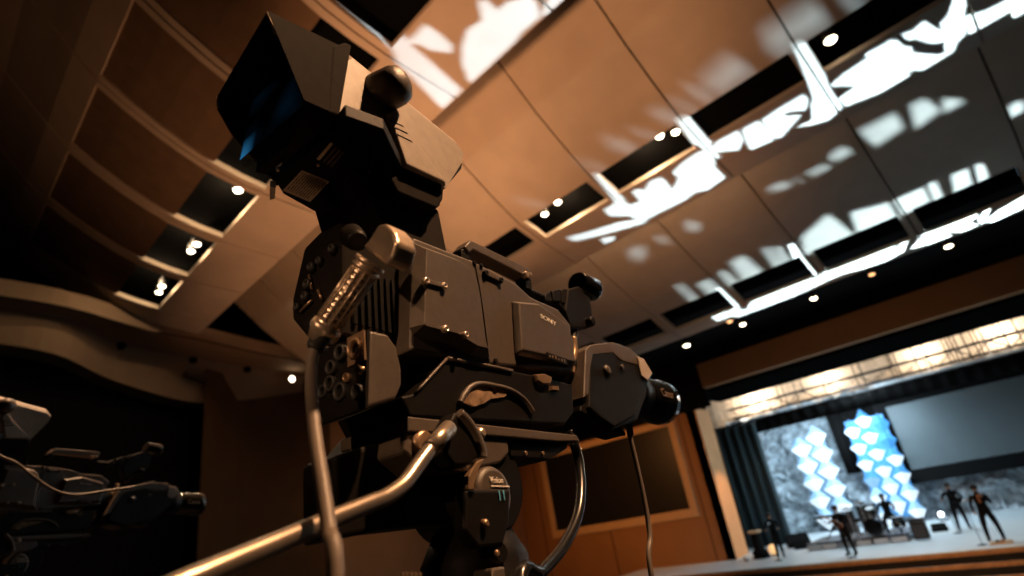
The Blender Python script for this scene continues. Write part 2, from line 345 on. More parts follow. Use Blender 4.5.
# stage walls
bm = bmesh.new()
NX, NZ = 152, 88
vs = []
for j in range(NZ+1):
    for i in range(NX+1):
        x = -15.5+i*.14; z = -2.9+j*.0775
        d = noise.fractal(Vector((x*.85, z*.85, 3)), 1, 2, 5)*.5+abs(noise.noise(Vector((x*1.7, z*1.7, 9))))*.6+abs(noise.noise(Vector((x*3.6, z*3.6, 5))))*.25
        vs.append(bm.verts.new((x, 36.0+d, z+CZ)))
for j in range(NZ):
    for i in range(NX): bm.faces.new((vs[j*(NX+1)+i], vs[j*(NX+1)+i+1], vs[(j+1)*(NX+1)+i+1], vs[(j+1)*(NX+1)+i]))
tag(link('wall_stage', bm, rock), kind='structure')
bm = bmesh.new()
for i in range(150):
    x = -17+i*.18; box(bm, (x, 37.4+random.uniform(-.03, .03), 3.4+CZ), (x+random.choice((.1, .15, .165)), 37.5, 7.4+CZ))
tag(link('wall_loft', bm, cream), kind='structure')
bm = bmesh.new(); box(bm, (-18, 37.55, -3+CZ), (10, 37.7, 8+CZ)); box(bm, (-18.2, 29.2, -3+CZ), (-18, 37.6, 8+CZ)); box(bm, (9.6, 27.2, -3+CZ), (9.8, 37.6, 8+CZ)); box(bm, (-18, 31.9, 7.9+CZ), (10, 37.7, 8.0+CZ))
tag(link('wall_rear', bm, blackm), kind='structure')
# curtain at the left wing
def curtain(name, x0, x1, y, z0, z1, m, label, amp=.16, folds=9):
    r = root(name, ((x0+x1)/2, y, z0+CZ), label, 'curtain'); bm = bmesh.new(); n = folds*8
    top = []; bot = []
    for i in range(n+1):
        t = i/n; x = x0+(x1-x0)*t; a = amp*math.sin(t*folds*2*PI)+.3*amp*math.sin(t*folds*5.1)
        top.append(bm.verts.new((x-r.location.x, a, z1-z0))); bot.append(bm.verts.new((x-r.location.x, a*1.25, 0.02)))
    for i in range(n): f = bm.faces.new((bot[i], bot[i+1], top[i+1], top[i])); f.smooth = True
    o = link('drape', bm, m, r); s = o.modifiers.new('s', 'SOLIDIFY'); s.thickness = .03
    bm = bmesh.new(); cyl(bm, (x0-r.location.x-.1, 0, z1-z0+.03), (x1-r.location.x+.1, 0, z1-z0+.03), .04); link('rail', bm, trussm, r)
    return r
curtain('stage_curtain', -16.2, -11.75, 31, -2.9, 3.05, curtm, 'tall dark teal pleated curtain in the left stage wing')
curtain('stage_valance', -16.2, 9, 32.0, 2.55, 3.25, blackm, 'long black valance hanging under the lighting trusses', .05, 40)
curtain('backdrop_drape', -9.5, -6.65, 35.55, -.3, 3.4, blackm, 'black drape hanging behind the blue faceted panel', .05, 6)
# big centre projection screen
r = root('projection_screen', (-2.2, 35.1, -.57+CZ), 'wide pale grey projection screen hanging over the stage', 'screen')
bm = bmesh.new(); box(bm, (-4.27, -.02, 0), (5.2, .02, 3.13)); link('screen', bm, scrm, r)
bm = bmesh.new()
for lo, hi in (((-4.85, -.02, -.65), (5.8, .1, -.02)), ((-4.85, -.02, 3.15), (5.8, .1, 3.7)), ((-4.85, -.02, -.02), (-4.29, .1, 3.15)), ((5.22, -.02, -.02), (5.8, .1, 3.15))): box(bm, lo, hi)
link('black_border', bm, blackm, r)
# ------------------------------------------------------------------ trusses
def truss(x0, x1, y, z, s, m, label, step=.7, rise=0):
    r = root('lighting_truss', ((x0+x1)/2, y, z+CZ), label, 'truss'); L = (x1-x0)/2
    bm = bmesh.new()
    for a, b in ((0, 0), (s, 0), (0, s), (s, s)): cyl(bm, (-L, a, b), (L, a, b), .035, n=8)
    link('chord', bm, m, r); bm = bmesh.new(); n = int(2*L/step)
    for i in range(n):
        x = -L+i*2*L/n; d = 2*L/n
        for yy in (0, s): cyl(bm, (x, yy, 0 if i % 2 else s), (x+d, yy, s if i % 2 else 0), .02, n=6)
        for zz in (0, s): cyl(bm, (x, 0 if i % 2 else s, zz), (x+d, s if i % 2 else 0, zz), .02, n=6)
    link('lacing', bm, m, r)
    bm = bmesh.new()
    for i in range(1, 5):
        x = -L+i*2*L/5; bm = bmesh.new(); cyl(bm, (x, s/2, s), (x, s/2, 7.8-z), .03, n=6); link('hanger', bm, m, r)
    return r
truss(-14, 8, 33.4, 3.75, .55, trussm, 'long black lighting truss across the front of the cream planks')
truss(-6.2, 6, 33.0, 3.15, .35, alum, 'bright aluminium truss just above the projection screen')
def par(x, y, z, label, tilt=.5, m=bulbw):
    r = root('stage_lamp', (x, y, z+CZ), label, 'stage light', 'lamps hung from the trusses'); bm = bmesh.new()
    d = Vector((0, -math.cos(tilt), -math.sin(tilt))); c = Vector((0, 0, -.3))
    lathe(bm, c-d*.2, c+d*.2, [(0, .08), (.3, .14), (1, .17)], 14); link('housing', bm, trussm, r)
    bm = bmesh.new(); cyl(bm, c+d*.2, c+d*.215, .14, n=14); link('lamp_face', bm, m, r)
    bm = bmesh.new(); tube(bm, [(-.2, 0, -.3), (-.2, 0, -.05), (0, 0, 0), (.2, 0, -.05), (.2, 0, -.3)], .02, 6, sub=1); link('yoke', bm, trussm, r)
spots = [(-11.2, 32.9, 3.2, 'small stage lamp on the truss above the teal curtain edge'), (-9.7, 32.9, 3.3, 'small stage lamp second from the curtain on the truss'),
         (-6.6, 32.9, 3.5, 'small stage lamp on the truss above the blue panel'), (-5.5, 32.6, 3.3, 'small stage lamp at the screen top left corner')]
for s in spots: par(*s)
# bright bar lamp with two amber lamps over it
r = root('work_light_bar', (-4.2, 31.6, 5.15+CZ), 'glowing white bar lamp with two amber lamps hanging below the beam', 'stage light')
bm = bmesh.new(); lathe(bm, (-.62, 0, -.3), (.62, 0, -.3), [(0, .05), (.04, .13), (.96, .13), (1, .05)], 12); link('white_tube', bm, bulbw, r)
for x in (-.32, .12):
    bm = bmesh.new(); lathe(bm, (x, 0, -.12), (x, 0, .1), [(0, .1), (.4, .16), (1, .06)], 12); link('amber_lamp', bm, bulbo, r)
bm = bmesh.new(); cyl(bm, (-.1, .05, -.25), (-.1, .05, .45), .02, n=6); link('bracket', bm, trussm, r)
# ------------------------------------------------------------------ faceted light panels
def facet_panel(x0, cols, rows, cw, rh, z0, y, pal, label, seed, sheet=None):
    r = root('faceted_panel', (x0+cols*cw/2, y, ZS), label, 'stage panel'); rnd = random.Random(seed)
    groups = {0: bmesh.new(), 1: bmesh.new(), 2: bmesh.new()}
    for c in range(cols):
        for k in range(rows):
            cx = (c-(cols-1)/2)*cw; cz = z0-ZS+CZ+(k+.5+(.5 if c % 2 else 0))*rh
            h = rh*.70; a = cw*.58
            if k == 0 and c % 2 == 0: pass
            top = (cx, 0, cz+h); bo = (cx, 0, cz-h*.9); l = (cx-a, 0, cz+h*.05); q = (cx+a, 0, cz+h*.05); ap = (cx+.05, -.28, cz+h*.30)
            gl, gr = pal(c, k, rnd)
            B = groups[gl]; face(B, [l, bo, ap]); face(B, [bo, q, ap]); B = groups[gr]; face(B, [top, l, ap]); face(B, [q, top, ap])
    mm = (ledw, ledp, ledb); nm = ('white_facets', 'pale_blue_facets', 'blue_facets')
    for g, b in groups.items():
        if len(b.faces): link(nm[g], b, mm[g], r)
        else: b.free()
    bm = bmesh.new(); box(bm, (-cols*cw/2+.12, .0, z0-ZS+CZ+.25), (cols*cw/2-.12, .02, z0-ZS+CZ+rows*rh+.1)); link('back_sheet', bm, sheet, r)
    bm = bmesh.new()
    for c in range(cols): box(bm, ((c-(cols-1)/2)*cw-.03, .05, 0), ((c-(cols-1)/2)*cw+.03, .11, z0-ZS+CZ+rows*rh+.2))
    for k in range(rows): box(bm, (-(cols*cw)/2, .02, z0-ZS+CZ+k*rh+.5), (cols*cw/2, .06, z0-ZS+CZ+k*rh+.56))
    link('back_frame', bm, trussm, r)
facet_panel(-11.7, 2, 5, .98, .92, -2.7, 35.1, lambda c, k, q: (0, 1), 'white faceted light panel left of the blue one on the stage', 3, sheetm)
facet_panel(-8.65, 3, 6, .70, .84, -2.85, 34.8, lambda c, k, q: ((0 if q.random() < .85 else 1) if k < 4 else (0 if q.random() < .6 else 2), 1 if k < 2 else 2), 'blue and white faceted light panel left of the projection screen', 11, ledb)
# ------------------------------------------------------------------ people on the stage
def person(name, loc, rz, joints, label, top=cloth, hair=True, h=1.75, chest=None):
    r = root(name, loc, label, 'person', rot=(0, 0, rz)); J = joints
    order = ['pelvis', 'chest', 'neck', 'head', 'crown', 'shl', 'ell', 'hal', 'fil', 'shr', 'elr', 'har', 'fir', 'hil', 'knl', 'anl', 'tol', 'hir', 'knr', 'anr', 'tor']
    rad = dict(pelvis=.135, chest=.155, neck=.055, head=.095, crown=.075, shl=.07, ell=.045, hal=.036, fil=.03, shr=.07, elr=.045, har=.036, fir=.03, hil=.115, knl=.078, anl=.055, tol=.042, hir=.115, knr=.078, anr=.055, tor=.042)
    edges = [('pelvis', 'chest'), ('chest', 'neck'), ('neck', 'head'), ('head', 'crown'), ('chest', 'shl'), ('shl', 'ell'), ('ell', 'hal'), ('hal', 'fil'), ('chest', 'shr'), ('shr', 'elr'), ('elr', 'har'), ('har', 'fir'), ('pelvis', 'hil'), ('hil', 'knl'), ('knl', 'anl'), ('anl', 'tol'), ('pelvis', 'hir'), ('hir', 'knr'), ('knr', 'anr'), ('anr', 'tor')]
    me = bpy.data.meshes.new('b'); me.from_pydata([J[k] for k in order], [(order.index(a), order.index(b)) for a, b in edges], [])
    o = bpy.data.objects.new('b', me); COL.objects.link(o)
    sk = o.modifiers.new('s', 'SKIN')
    for i, k in enumerate(order): me.skin_vertices[0].data[i].radius = (rad[k], rad[k]*(.78 if k in ('chest', 'pelvis') else 1))
    me.skin_vertices[0].data[0].use_root = True
    su = o.modifiers.new('u', 'SUBSURF'); su.levels = 2
    me2 = bpy.data.meshes.new_from_object(o.evaluated_get(bpy.context.evaluated_depsgraph_get())); bpy.data.objects.remove(o)
    b = bpy.data.objects.new('body', me2); COL.objects.link(b); b.parent = r
    me2.materials.clear()
    for x in (top, skin, trousers): me2.materials.append(x)
    H = Vector(J['neck'])
    hands = [(Vector(J['hal']), Vector(J['fil'])), (Vector(J['har']), Vector(J['fir']))]
    for p in me2.polygons:
        c = p.center; p.use_smooth = True
        if c.z > H.z+.02 and (c-H).length < .5: p.material_index = 1
        elif any((c-f).length < .09 or (c-a).length < .045 for a, f in hands): p.material_index = 1
        elif c.z < J['pelvis'][2]-.05: p.material_index = 2
    hd = Vector(J['head'])
    bm = bmesh.new(); bmesh.ops.create_uvsphere(bm, u_segments=14, v_segments=10, radius=1)
    for v in bm.verts: v.co = Vector((v.co.x*.108, v.co.y*.118+.02, v.co.z*.105+.055))+hd
    bmesh.ops.delete(bm, geom=[v for v in bm.verts if v.co.z < hd.z-.01 and v.co.y < hd.y+.03], context='VERTS')
    link('hair', bm, hairm, r, smooth=True)
    bm = bmesh.new()       # nose and eyes on the side the person faces (-y)
    lathe(bm, hd+Vector((0, -.095, .02)), hd+Vector((0, -.12, -.02)), [(0, .008), (1, .016)], 8); link('nose', bm, skin, r)
    for sx in (-.035, .035): bm = bmesh.new(); bmesh.ops.create_icosphere(bm, subdivisions=1, radius=.012, matrix=Matrix.Translation(hd+Vector((sx, -.088, .03)))); link('eye', bm, hairm, r)
    if chest:
        bm = bmesh.new(); c = Vector(J['chest'])
        loft(bm, [c+Vector((-.03, -.12, .15)), c+Vector((.04, -.12, .15)), c+Vector((.04, -.125, -.12)), c+Vector((-.03, -.125, -.12))], [c+Vector((-.03, -.15, .15)), c+Vector((.04, -.15, .15)), c+Vector((.04, -.16, -.12)), c+Vector((-.03, -.16, -.12))])
        link('shirt_front', bm, chest, r)
    return r
def pose(lean=0, arms='strum', stance=.11, sit=False):
    J = dict(pelvis=(0, 0, .95), chest=(0, lean*.25, 1.30), neck=(0, lean*.4, 1.50), head=(0, lean*.5-.02, 1.61), crown=(0, lean*.5, 1.70),
             shl=(.20, lean*.32, 1.40), shr=(-.20, lean*.32, 1.40), hil=(.10, 0, .90), hir=(-.10, 0, .90),
             knl=(stance+.02, -.03, .50), anl=(stance+.04, .03, .08), tol=(stance+.05, -.13, .04), knr=(-stance-.02, -.02, .50), anr=(-stance-.05, .03, .08), tor=(-stance-.06, -.13, .04))
    if arms == 'strum': J.update(ell=(.34, -.02, 1.16), hal=(.22, -.26, 1.10), fil=(.15, -.30, 1.09), elr=(-.36, -.02, 1.17), har=(-.40, -.27, 1.18), fir=(-.40, -.34, 1.21))
    if arms == 'sing': J.update(ell=(.28, -.10, 1.14), hal=(.10, -.24, 1.40), fil=(.06, -.23, 1.46), elr=(-.28, -.02, 1.13), har=(-.25, -.16, .93), fir=(-.24, -.18, .86))
    if arms == 'down': J.update(ell=(.27, .02, 1.13), hal=(.27, -.10, .90), fil=(.26, -.13, .82), elr=(-.27, .02, 1.13), har=(-.27, -.10, .90), fir=(-.26, -.13, .82))
    if arms == 'reach': J.update(ell=(.30, -.16, 1.16), hal=(.24, -.40, 1.13), fil=(.22, -.47, 1.14), elr=(-.30, -.16, 1.16), har=(-.24, -.40, 1.13), fir=(-.22, -.47, 1.14))
    if sit: J.update(knl=(.2, -.40, .84), anl=(.22, -.38, .36), tol=(.22, -.52, .32), knr=(-.2, -.40, .84), anr=(-.22, -.38, .36), tor=(-.22, -.52, .32))
    return J
P1 = (-10.5, 25.95, ZS); P3 = (-7.38, 24.55, ZS); P4 = (-4.43, 29.0, ZS); P5 = (-3.08, 24.75, ZS)
person('person', P1, .3, pose(0, 'reach', .07), 'person in dark top standing by the teal curtain', cloth)
person('person', P3, -.5, pose(-.1, 'strum', .13), 'person in black with guitar at the stage edge before the white panel', cloth)
person('person', P4, .35, pose(-.2, 'strum', .13), 'person in black playing a guitar under the projection screen', cloth)
person('person', P5, .1, pose(.05, 'sing', .15), 'person in black with orange shirt front standing at the right stage edge', cloth, chest=orange)
person('person', (-6.6, 28.15, ZS+.0), .2, pose(0, 'reach', .1, True), 'person seated at the drum kit before the blue panel', cloth)
def guitar(loc, rz, tilt, label, m):
    r = root('guitar', loc, label, 'guitar', rot=(0, tilt, rz))
    bm = bmesh.new(); A = []; n = 28
    for i in range(n):
        a = 2*PI*i/n; rr = .17+.05*math.cos(2*a)+.02*math.cos(a+PI); A.append((rr*math.cos(a)*1.05, rr*math.sin(a)*.8))
    loft(bm, [(x, -.025, z) for x, z in A], [(x, .025, z) for x, z in A]); link('body', bm, m, r, bevel=.008)
    bm = bmesh.new(); box(bm, (-.82, -.035, -.024), (-.1, -.012, .024)); link('neck', bm, wood, r)
    bm = bmesh.new(); box(bm, (-1.0, -.03, -.04), (-.82, -.01, .045)); link('headstock', bm, blackm, r, bevel=.006)
    bm = bmesh.new(); box(bm, (.02, -.035, -.04), (.06, -.025, .04)); cyl(bm, (-.05, -.032, 0), (-.05, -.026, 0), .05); link('bridge', bm, blackm, r)
guitar((-7.40, 24.21, ZS+1.12), -.5, .5, 'sunburst guitar held by the person at the stage edge', guitm)
guitar((-4.30, 28.62, ZS+1.12), 3.1, -.15, 'black guitar held level under the projection screen', gloss)
def mic_stand(x, y, label, h=1.5):
    r = root('microphone_stand', (x, y, ZS), label, 'microphone stand'); bm = bmesh.new(); cyl(bm, (0, 0, 0), (0, 0, h), .012, n=8); link('pole', bm, trussm, r)
    bm = bmesh.new(); lathe(bm, (0, 0, 0), (0, 0, .04), [(0, .15), (.6, .14), (1, .03)], 16); link('base', bm, trussm, r)
    bm = bmesh.new(); cyl(bm, (0, 0, h), (0, .18, h+.03), .015, .022, 8); bmesh.ops.create_icosphere(bm, subdivisions=2, radius=.032, matrix=Matrix.Translation((0, .2, h+.032))); link('microphone', bm, alum, r)
mic_stand(-7.28, 24.0, 'slim microphone stand in front of the guitarist at the stage edge'); mic_stand(-3.45, 24.3, 'slim microphone stand beside the person with orange shirt front', 1.3)
mic_stand(-10.35, 25.2, 'slim microphone stand before the person by the curtain', 1.35); mic_stand(-4.6, 28.3, 'slim microphone stand before the guitarist under the screen', 1.45)
# drum riser, drums, keyboard
r = root('drum_riser', (-7.9, 28.6, ZS), 'low black drum riser with pale panels along its front', 'riser')
bm = bmesh.new(); box(bm, (-2.0, -1.3, .2), (1.9, 1.3, .27)); link('deck', bm, trussm, r, bevel=.01)
for i in range(6): bm = bmesh.new(); box(bm, (-1.95+i*.64, -1.27, .02), (-1.4+i*.64, -1.23, .19)); link('front_panel', bm, whitem, r)
for x in (-1.9, 0, 1.8):
    for y in (-1.2, 1.2): bm = bmesh.new(); cyl(bm, (x, y, 0), (x, y, .2), .04, n=8); link('foot', bm, trussm, r)
DZ = ZS+.27
def drum(x, y, z, R_, d, axis, label, shell=gloss, hm=None):
    r = root('drum', (x, y, DZ), label, 'drum', 'drums of the kit'); bm = bmesh.new()
    c = Vector((0, 0, z)); a = Vector(axis).normalized()*d/2
    lathe(bm, c-a, c+a, [(0, R_*1.03), (.06, R_*1.03), (.06, R_), (.94, R_), (.94, R_*1.03), (1, R_*1.03)], 24); link('shell', bm, shell, r)
    for sg in (1, -1): bm = bmesh.new(); cyl(bm, c+a*sg, c+a*1.04*sg, R_*.97, n=24); link('head', bm, hm or whitem, r)
    for k in range(3):
        t = 2*PI*k/3; p = Vector((math.cos(t)*R_*.9, math.sin(t)*R_*.9 if abs(a.z) > .01 else d*.3*math.sin(t), 0)); bm = bmesh.new(); cyl(bm, (p.x, p.y, .012), (p.x*.9, p.y*.9, z), .012, n=6); link('leg', bm, alum, r)
drum(-7.15, 27.75, .34, .32, .45, (0, 1, 0), 'big bass drum at the front of the riser', hm=gloss); drum(-7.75, 27.9, .62, .17, .16, (0, .1, 1), 'shallow snare drum left of the bass drum')
drum(-6.22, 27.55, .42, .22, .38, (0, 0, 1), 'deep floor tom right of the bass drum'); drum(-7.1, 27.8, .92, .16, .24, (0, -.4, 1), 'rack tom above the bass drum')
def cymbal(x, y, h, label):
    r = root('cymbal', (x, y, DZ), label, 'cymbal', 'cymbals of the kit'); bm = bmesh.new(); cyl(bm, (0, 0, 0), (0, 0, h), .012, n=6)
    for k in range(3): cyl(bm, (0, 0, .2), (.25*math.cos(k*2.09), .25*math.sin(k*2.09), 0), .01, n=6)
    link('stand', bm, alum, r); bm = bmesh.new(); lathe(bm, (0, 0, h-.02), (0, .015, h+.05), [(0, .24), (.4, .14), (.6, .06), (1, .02)], 24); link('plate', bm, tanm, r)
cymbal(-7.9, 27.55, 1.15, 'thin crash cymbal on the left of the drum kit'); cymbal(-7.55, 28.3, 1.25, 'thin ride cymbal behind the rack tom of the drum kit')
r = root('drum_stool', (-6.55, 28.15, DZ), 'round black stool under the seated drummer', 'stool'); bm = bmesh.new(); lathe(bm, (0, 0, .5), (0, 0, .6), [(0, .16), (.5, .19), (1, .17)], 16); link('seat', bm, rub, r)
for k in range(3): bm = bmesh.new(); cyl(bm, (0, 0, .5), (.22*math.cos(k*2.09), .22*math.sin(k*2.09), 0), .015, n=6); link('leg', bm, alum, r)
r = root('keyboard', (-8.75, 28.0, DZ), 'long black keyboard on a stand left of the drums', 'keyboard'); bm = bmesh.new(); box(bm, (-.65, -.17, .86), (.65, .17, .96)); link('case', bm, gloss, r, bevel=.015)
bm = bmesh.new()
for i in range(36): box(bm, (-.6+i*.033, .0, .962), (-.57+i*.033, .15, .972))
link('keys', bm, whitem, r); bm = bmesh.new()
for s in (-.45, .45): cyl(bm, (s, 0, .03), (-s, 0, .86), .02, n=8)
link('stand', bm, trussm, r)
# wedge monitors, stool with white towel, floor light
def wedge(x, y, rz, label, s=.5):
    r = root('stage_monitor', (x, y, ZS), label, 'speaker', rot=(0, 0, rz)); bm = bmesh.new()
    A = [(-s*.5, 0), (s*.5, 0), (s*.5, s*.45), (s*.1, s*.8), (-s*.5, s*.25)]
    loft(bm, [(-s*.7, a, b) for a, b in A], [(s*.7, a, b) for a, b in A]); link('cabinet', bm, blackm, r, bevel=.01)
    bm = bmesh.new(); cyl(bm, (0, -.02*s, s*.50), (0, -.05*s, s*.545), s*.25, n=18); link('grille', bm, lampcan, r)
wedge(-10.55, 28.6, .2, 'small black stage monitor left of the drum riser', .42); wedge(-11.0, 29.6, .5, 'black stage monitor at the foot of the teal curtain', .7)
wedge(-5.35, 29.6, 0, 'black stage monitor right of the drum riser', .38)
r = root('pedal_board', (-2.95, 24.2, ZS), 'small pale pedal board at the feet of the person with orange shirt front', 'pedal board'); bm = bmesh.new(); loft(bm, [(-.3, -.14, 0), (.3, -.14, 0), (.3, .14, 0), (-.3, .14, 0)], [(-.29, -.13, .04), (.29, -.13, .04), (.29, .13, .09), (-.29, .13, .09)]); link('board', bm, framem, r, bevel=.006)
for i in range(4): bm = bmesh.new(); box(bm, (-.25+i*.13, -.08, .06), (-.16+i*.13, .08, .115)); link('pedal', bm, (whitem, lampcan, orange, whitem)[i], r, bevel=.006)
def amp(x, y, w_, h_, label):
    r = root('amplifier', (x, y, ZS), label, 'amplifier'); bm = bmesh.new(); box(bm, (-w_/2, -.18, .04), (w_/2, .18, h_)); link('cabinet', bm, rub, r, bevel=.015)
    bm = bmesh.new(); box(bm, (-w_/2+.05, -.2, .1), (w_/2-.05, -.178, h_-.2)); link('grille', bm, lampcan, r)
    bm = bmesh.new(); box(bm, (-w_/2+.05, -.195, h_-.15), (w_/2-.05, -.178, h_-.05)); link('control_panel', bm, gloss, r)
    for k in range(5): bm = bmesh.new(); cyl(bm, (-w_/2+.12+k*.1, -.21, h_-.1), (-w_/2+.12+k*.1, -.19, h_-.1), .015, n=8); link('dial', bm, alum, r)
amp(-8.9, 30.4, .8, 1.15, 'black amplifier cabinet behind the keyboard'); amp(-7.9, 30.4, .75, 1.3, 'taller black amplifier cabinet behind the drum kit')
amp(-5.6, 27.4, .5, .75, 'low black amplifier right of the drum kit')
r = root('bar_stool', (-11.6, 26.6, ZS), 'black equipment stand with a tan top beside the column', 'stool')
bm = bmesh.new(); lathe(bm, (0, 0, 1.0), (0, 0, 1.1), [(0, .26), (.5, .30), (1, .28)], 18); link('seat', bm, framem, r)
bm = bmesh.new(); lathe(bm, (0, 0, 0), (0, 0, 1.0), [(0, .36), (.3, .32), (.35, .22), (1, .2)], 16); link('base', bm, blackm, r)
r = root('towel', (-12.1, 26.1, ZS), 'small white cloth bundle at the foot of the column', 'cloth'); bm = bmesh.new()
bmesh.ops.create_icosphere(bm, subdivisions=3, radius=.15)
for v in bm.verts: v.co = v.co*(1+.3*noise.noise(v.co*9)); v.co.z = v.co.z*.7+.09
link('cloth', bm, whitem, r, smooth=True)
r = root('floor_lantern', (-11.2, 27.0, ZS), 'small amber glowing lantern behind the person by the curtain', 'lamp'); bm = bmesh.new(); lathe(bm, (0, 0, .05), (0, 0, .45), [(0, .08), (.4, .2), (.8, .16), (1, .06)], 14); link('glow', bm, mat('amber_glow', (1, .6, .25), emit=(1, .58, .25), es=.9), r)
bm = bmesh.new(); cyl(bm, (0, 0, 0), (0, 0, .06), .12, n=14); link('base', bm, blackm, r)
r = root('floor_spot', (-5.8, 33.8, ZS), 'bright white floor spotlight left of the guitarist under the screen', 'stage light'); bm = bmesh.new(); lathe(bm, (0, .16, .3), (0, -.16, .3), [(0, .06), (.4, .10), (1, .12)], 16); link('housing', bm, trussm, r)
bm = bmesh.new(); cyl(bm, (0, -.16, .3), (0, -.18, .3), .10, n=16); link('lamp_face', bm, bulbw, r)
bm = bmesh.new(); box(bm, (-.16, -.1, 0), (.16, .1, .05)); box(bm, (-.24, -.02, .04), (-.2, .02, .34)); box(bm, (.2, -.02, .04), (.24, .02, .34)); link('yoke', bm, trussm, r)
# ------------------------------------------------------------------ downlights
def downlight(p, label, group, rad=.085, m=bulb):
    r = root('ceiling_light', p, label, 'ceiling light', group)
    bm = bmesh.new(); lathe(bm, (0, 0, .28), (0, 0, .03), [(0, rad*.5), (.3, rad*1.1), (1, rad*1.2)], 18); lathe(bm, (0, 0, .28), (0, 0, .5), [(0, .02), (1, .02)], 8); link('can', bm, lampcan, r)
    bm = bmesh.new(); lathe(bm, (0, 0, .06), (0, 0, -.01), [(0, rad*1.05), (.5, rad*1.05), (1, rad*.8)], 18); link('lamp_face', bm, m, r)
    return r
G0 = 'downlights in the near ceiling slots'; G1 = 'downlights in the middle ceiling slots'; G2 = 'downlights in the dark far ceiling'
for px, py, z, rad, lab in ((238, 191, 8.52, .10, 'single downlight in the ceiling slot nearest the viewfinder'), (197, 245, 8.52, .085, 'upper downlight of the pair in the middle left slot'), (191, 252, 8.52, .085, 'lower downlight of the pair in the middle left slot'),
                       (162, 287, 8.52, .085, 'upper downlight of the pair in the lowest left slot'), (159, 293, 8.52, .085, 'lower downlight of the pair in the lowest left slot')):
    downlight(at(px, py, 2, z), lab, G0, rad)
for px, py, z, rad, lab in ((831, 41, 7.95, .11, 'single downlight in the slot nearest the top right of the photo'), (676, 133, 7.95, .09, 'right downlight of the pair above the white scribbles'), (660, 137, 7.95, .09, 'left downlight of the pair above the white scribbles'),
                       (558, 203, 7.95, .09, 'right downlight of the pair in the warm lit slot'), (545, 215, 7.95, .09, 'left downlight of the pair in the warm lit slot')):
    downlight(at(px, py, 2, z), lab, G1, rad)
for px, py, m, rad, lab in ((743, 325, bulb, .11, 'white downlight right of the amber one in the dark ceiling'), (730, 322, bulbo, .11, 'amber downlight beside a white one at the far scribble end'), (814, 299, bulb, .11, 'white downlight second from the left along the far ceiling'),
                       (872, 275, bulbo, .10, 'lone amber downlight midway along the dark far ceiling'), (949, 247, bulb, .11, 'white downlight furthest right in the dark far ceiling'), (687, 346, bulb, .13, 'white downlight furthest left in the dark far ceiling')):
    downlight(at(px, py, 1, 22.5), lab, G2, rad, m)
r = root('wall_light', at(292, 379, 0, -23.3), 'small round lamp on the left bulkhead behind the grey cable', 'wall light'); bm = bmesh.new(); lathe(bm, (-.25, 0, 0), (0, 0, 0), [(0, .05), (1, .13)], 16); link('can', bm, lampcan, r)
bm = bmesh.new(); lathe(bm, (0, 0, 0), (.06, 0, 0), [(0, .12), (1, .08)], 16); link('lamp_face', bm, bulb, r)
# the pools the slot lamps throw on the slot frames
for k, (x, y) in enumerate(((-9.9, 4.3), (-12.6, 4.3), (-15.2, 4.3), (-17.8, 4.3), (-7.6, 11.55), (-4.9, 11.55))):
    lamp('POINT', 'slot_glow', (x, y+.12, (8.62 if y < 6 else 7.98)+CZ), 75, (1, .7, .42), shadow_soft_size=.05)
# ------------------------------------------------------------------ scribble projectors on the stage, each with a cut metal gobo
def on_tier(px, py, prof):
    d = ray(px, py); k = d.z/d.y
    for (y0, z0), (y1, z1) in zip(prof, prof[1:]):
        a = z0-k*y0; b = z1-k*y1
        if a*b <= 0 and a != b:
            t = a/(a-b); y = y0+(y1-y0)*t; return Vector((d.x/d.y*y, y, k*y+CZ))
    y, z = prof[-1]
    return Vector((d.x/d.y*y, y, z+CZ))
def P4(s, ox, oy, k): return [(ox+float(a)/k, oy+float(b)/k) for a, b in (q.split(',') for q in s.split())]
BRIGHT = []; DIM = []
def add(lst, prof, s, ox=0, oy=0, k=1): lst.append([on_tier(x, y, prof) for x, y in P4(s, ox, oy, k)])
# near tier
add(BRIGHT, T0, '352,0 370,0 408,42 462,90 443,109 400,66 393,52')
add(BRIGHT, T0, '402,44 414,36 425,24 440,34 452,45 452,53 430,50 418,44')
add(BRIGHT, T0, '482,20 467,30 461,50 463,66 470,84 496,60 502,54 517,40 520,34 540,17 538,4 530,-4 507,2 497,10 488,0 479,1')
add(BRIGHT, T0, '541,13 546,17 572,-6 552,-8')
# middle tier, front lip
a = lambda s: add(BRIGHT, T1, s, 500, 130, 4)
a('265,430 300,445 400,422 580,372 592,352 480,368 330,413'); a('400,435 420,455 455,440 460,425')
a('415,320 440,345 520,345 570,368 600,350 650,325 700,300 740,280 780,250 830,240 900,190 860,150 850,90 800,85 760,110 720,140 690,170 715,190 690,240 660,200 640,190 600,205 580,240 545,235 530,250 560,285 520,300 480,275 440,305')
a('372,178 395,170 500,280 470,302'); a('735,0 800,0 880,110 850,120')
a = lambda s: add(BRIGHT, T1, s, 656, 0, 4)
a('75,480 135,460 225,575 150,580'); a('235,575 255,560 330,522 350,560 330,600 225,610'); a('345,518 405,485 420,490 470,560 380,600 365,575')
a('425,480 500,430 590,378 610,400 600,440 540,445 510,455 520,465 580,460 545,500 500,550 470,552')
a('540,180 595,165 675,300 690,345 745,430 690,480 620,500 560,510 625,480 620,420 630,400 615,350')
a('695,345 745,300 850,230 930,165 960,160 990,185 1024,190 1024,290 990,275 1000,305 920,345 900,370 760,425 730,395 800,345 850,350 890,310 875,262 895,320 850,340')
a = lambda s: add(BRIGHT, T1, s, 860, 0, 6.244)
a('30,340 200,250 270,290 330,330 480,345 600,310 390,438 280,430 310,470 160,560 100,590 20,560 110,490 80,410'); a('260,215 330,190 400,132 480,180 508,185 525,262 440,270 340,240 300,252')
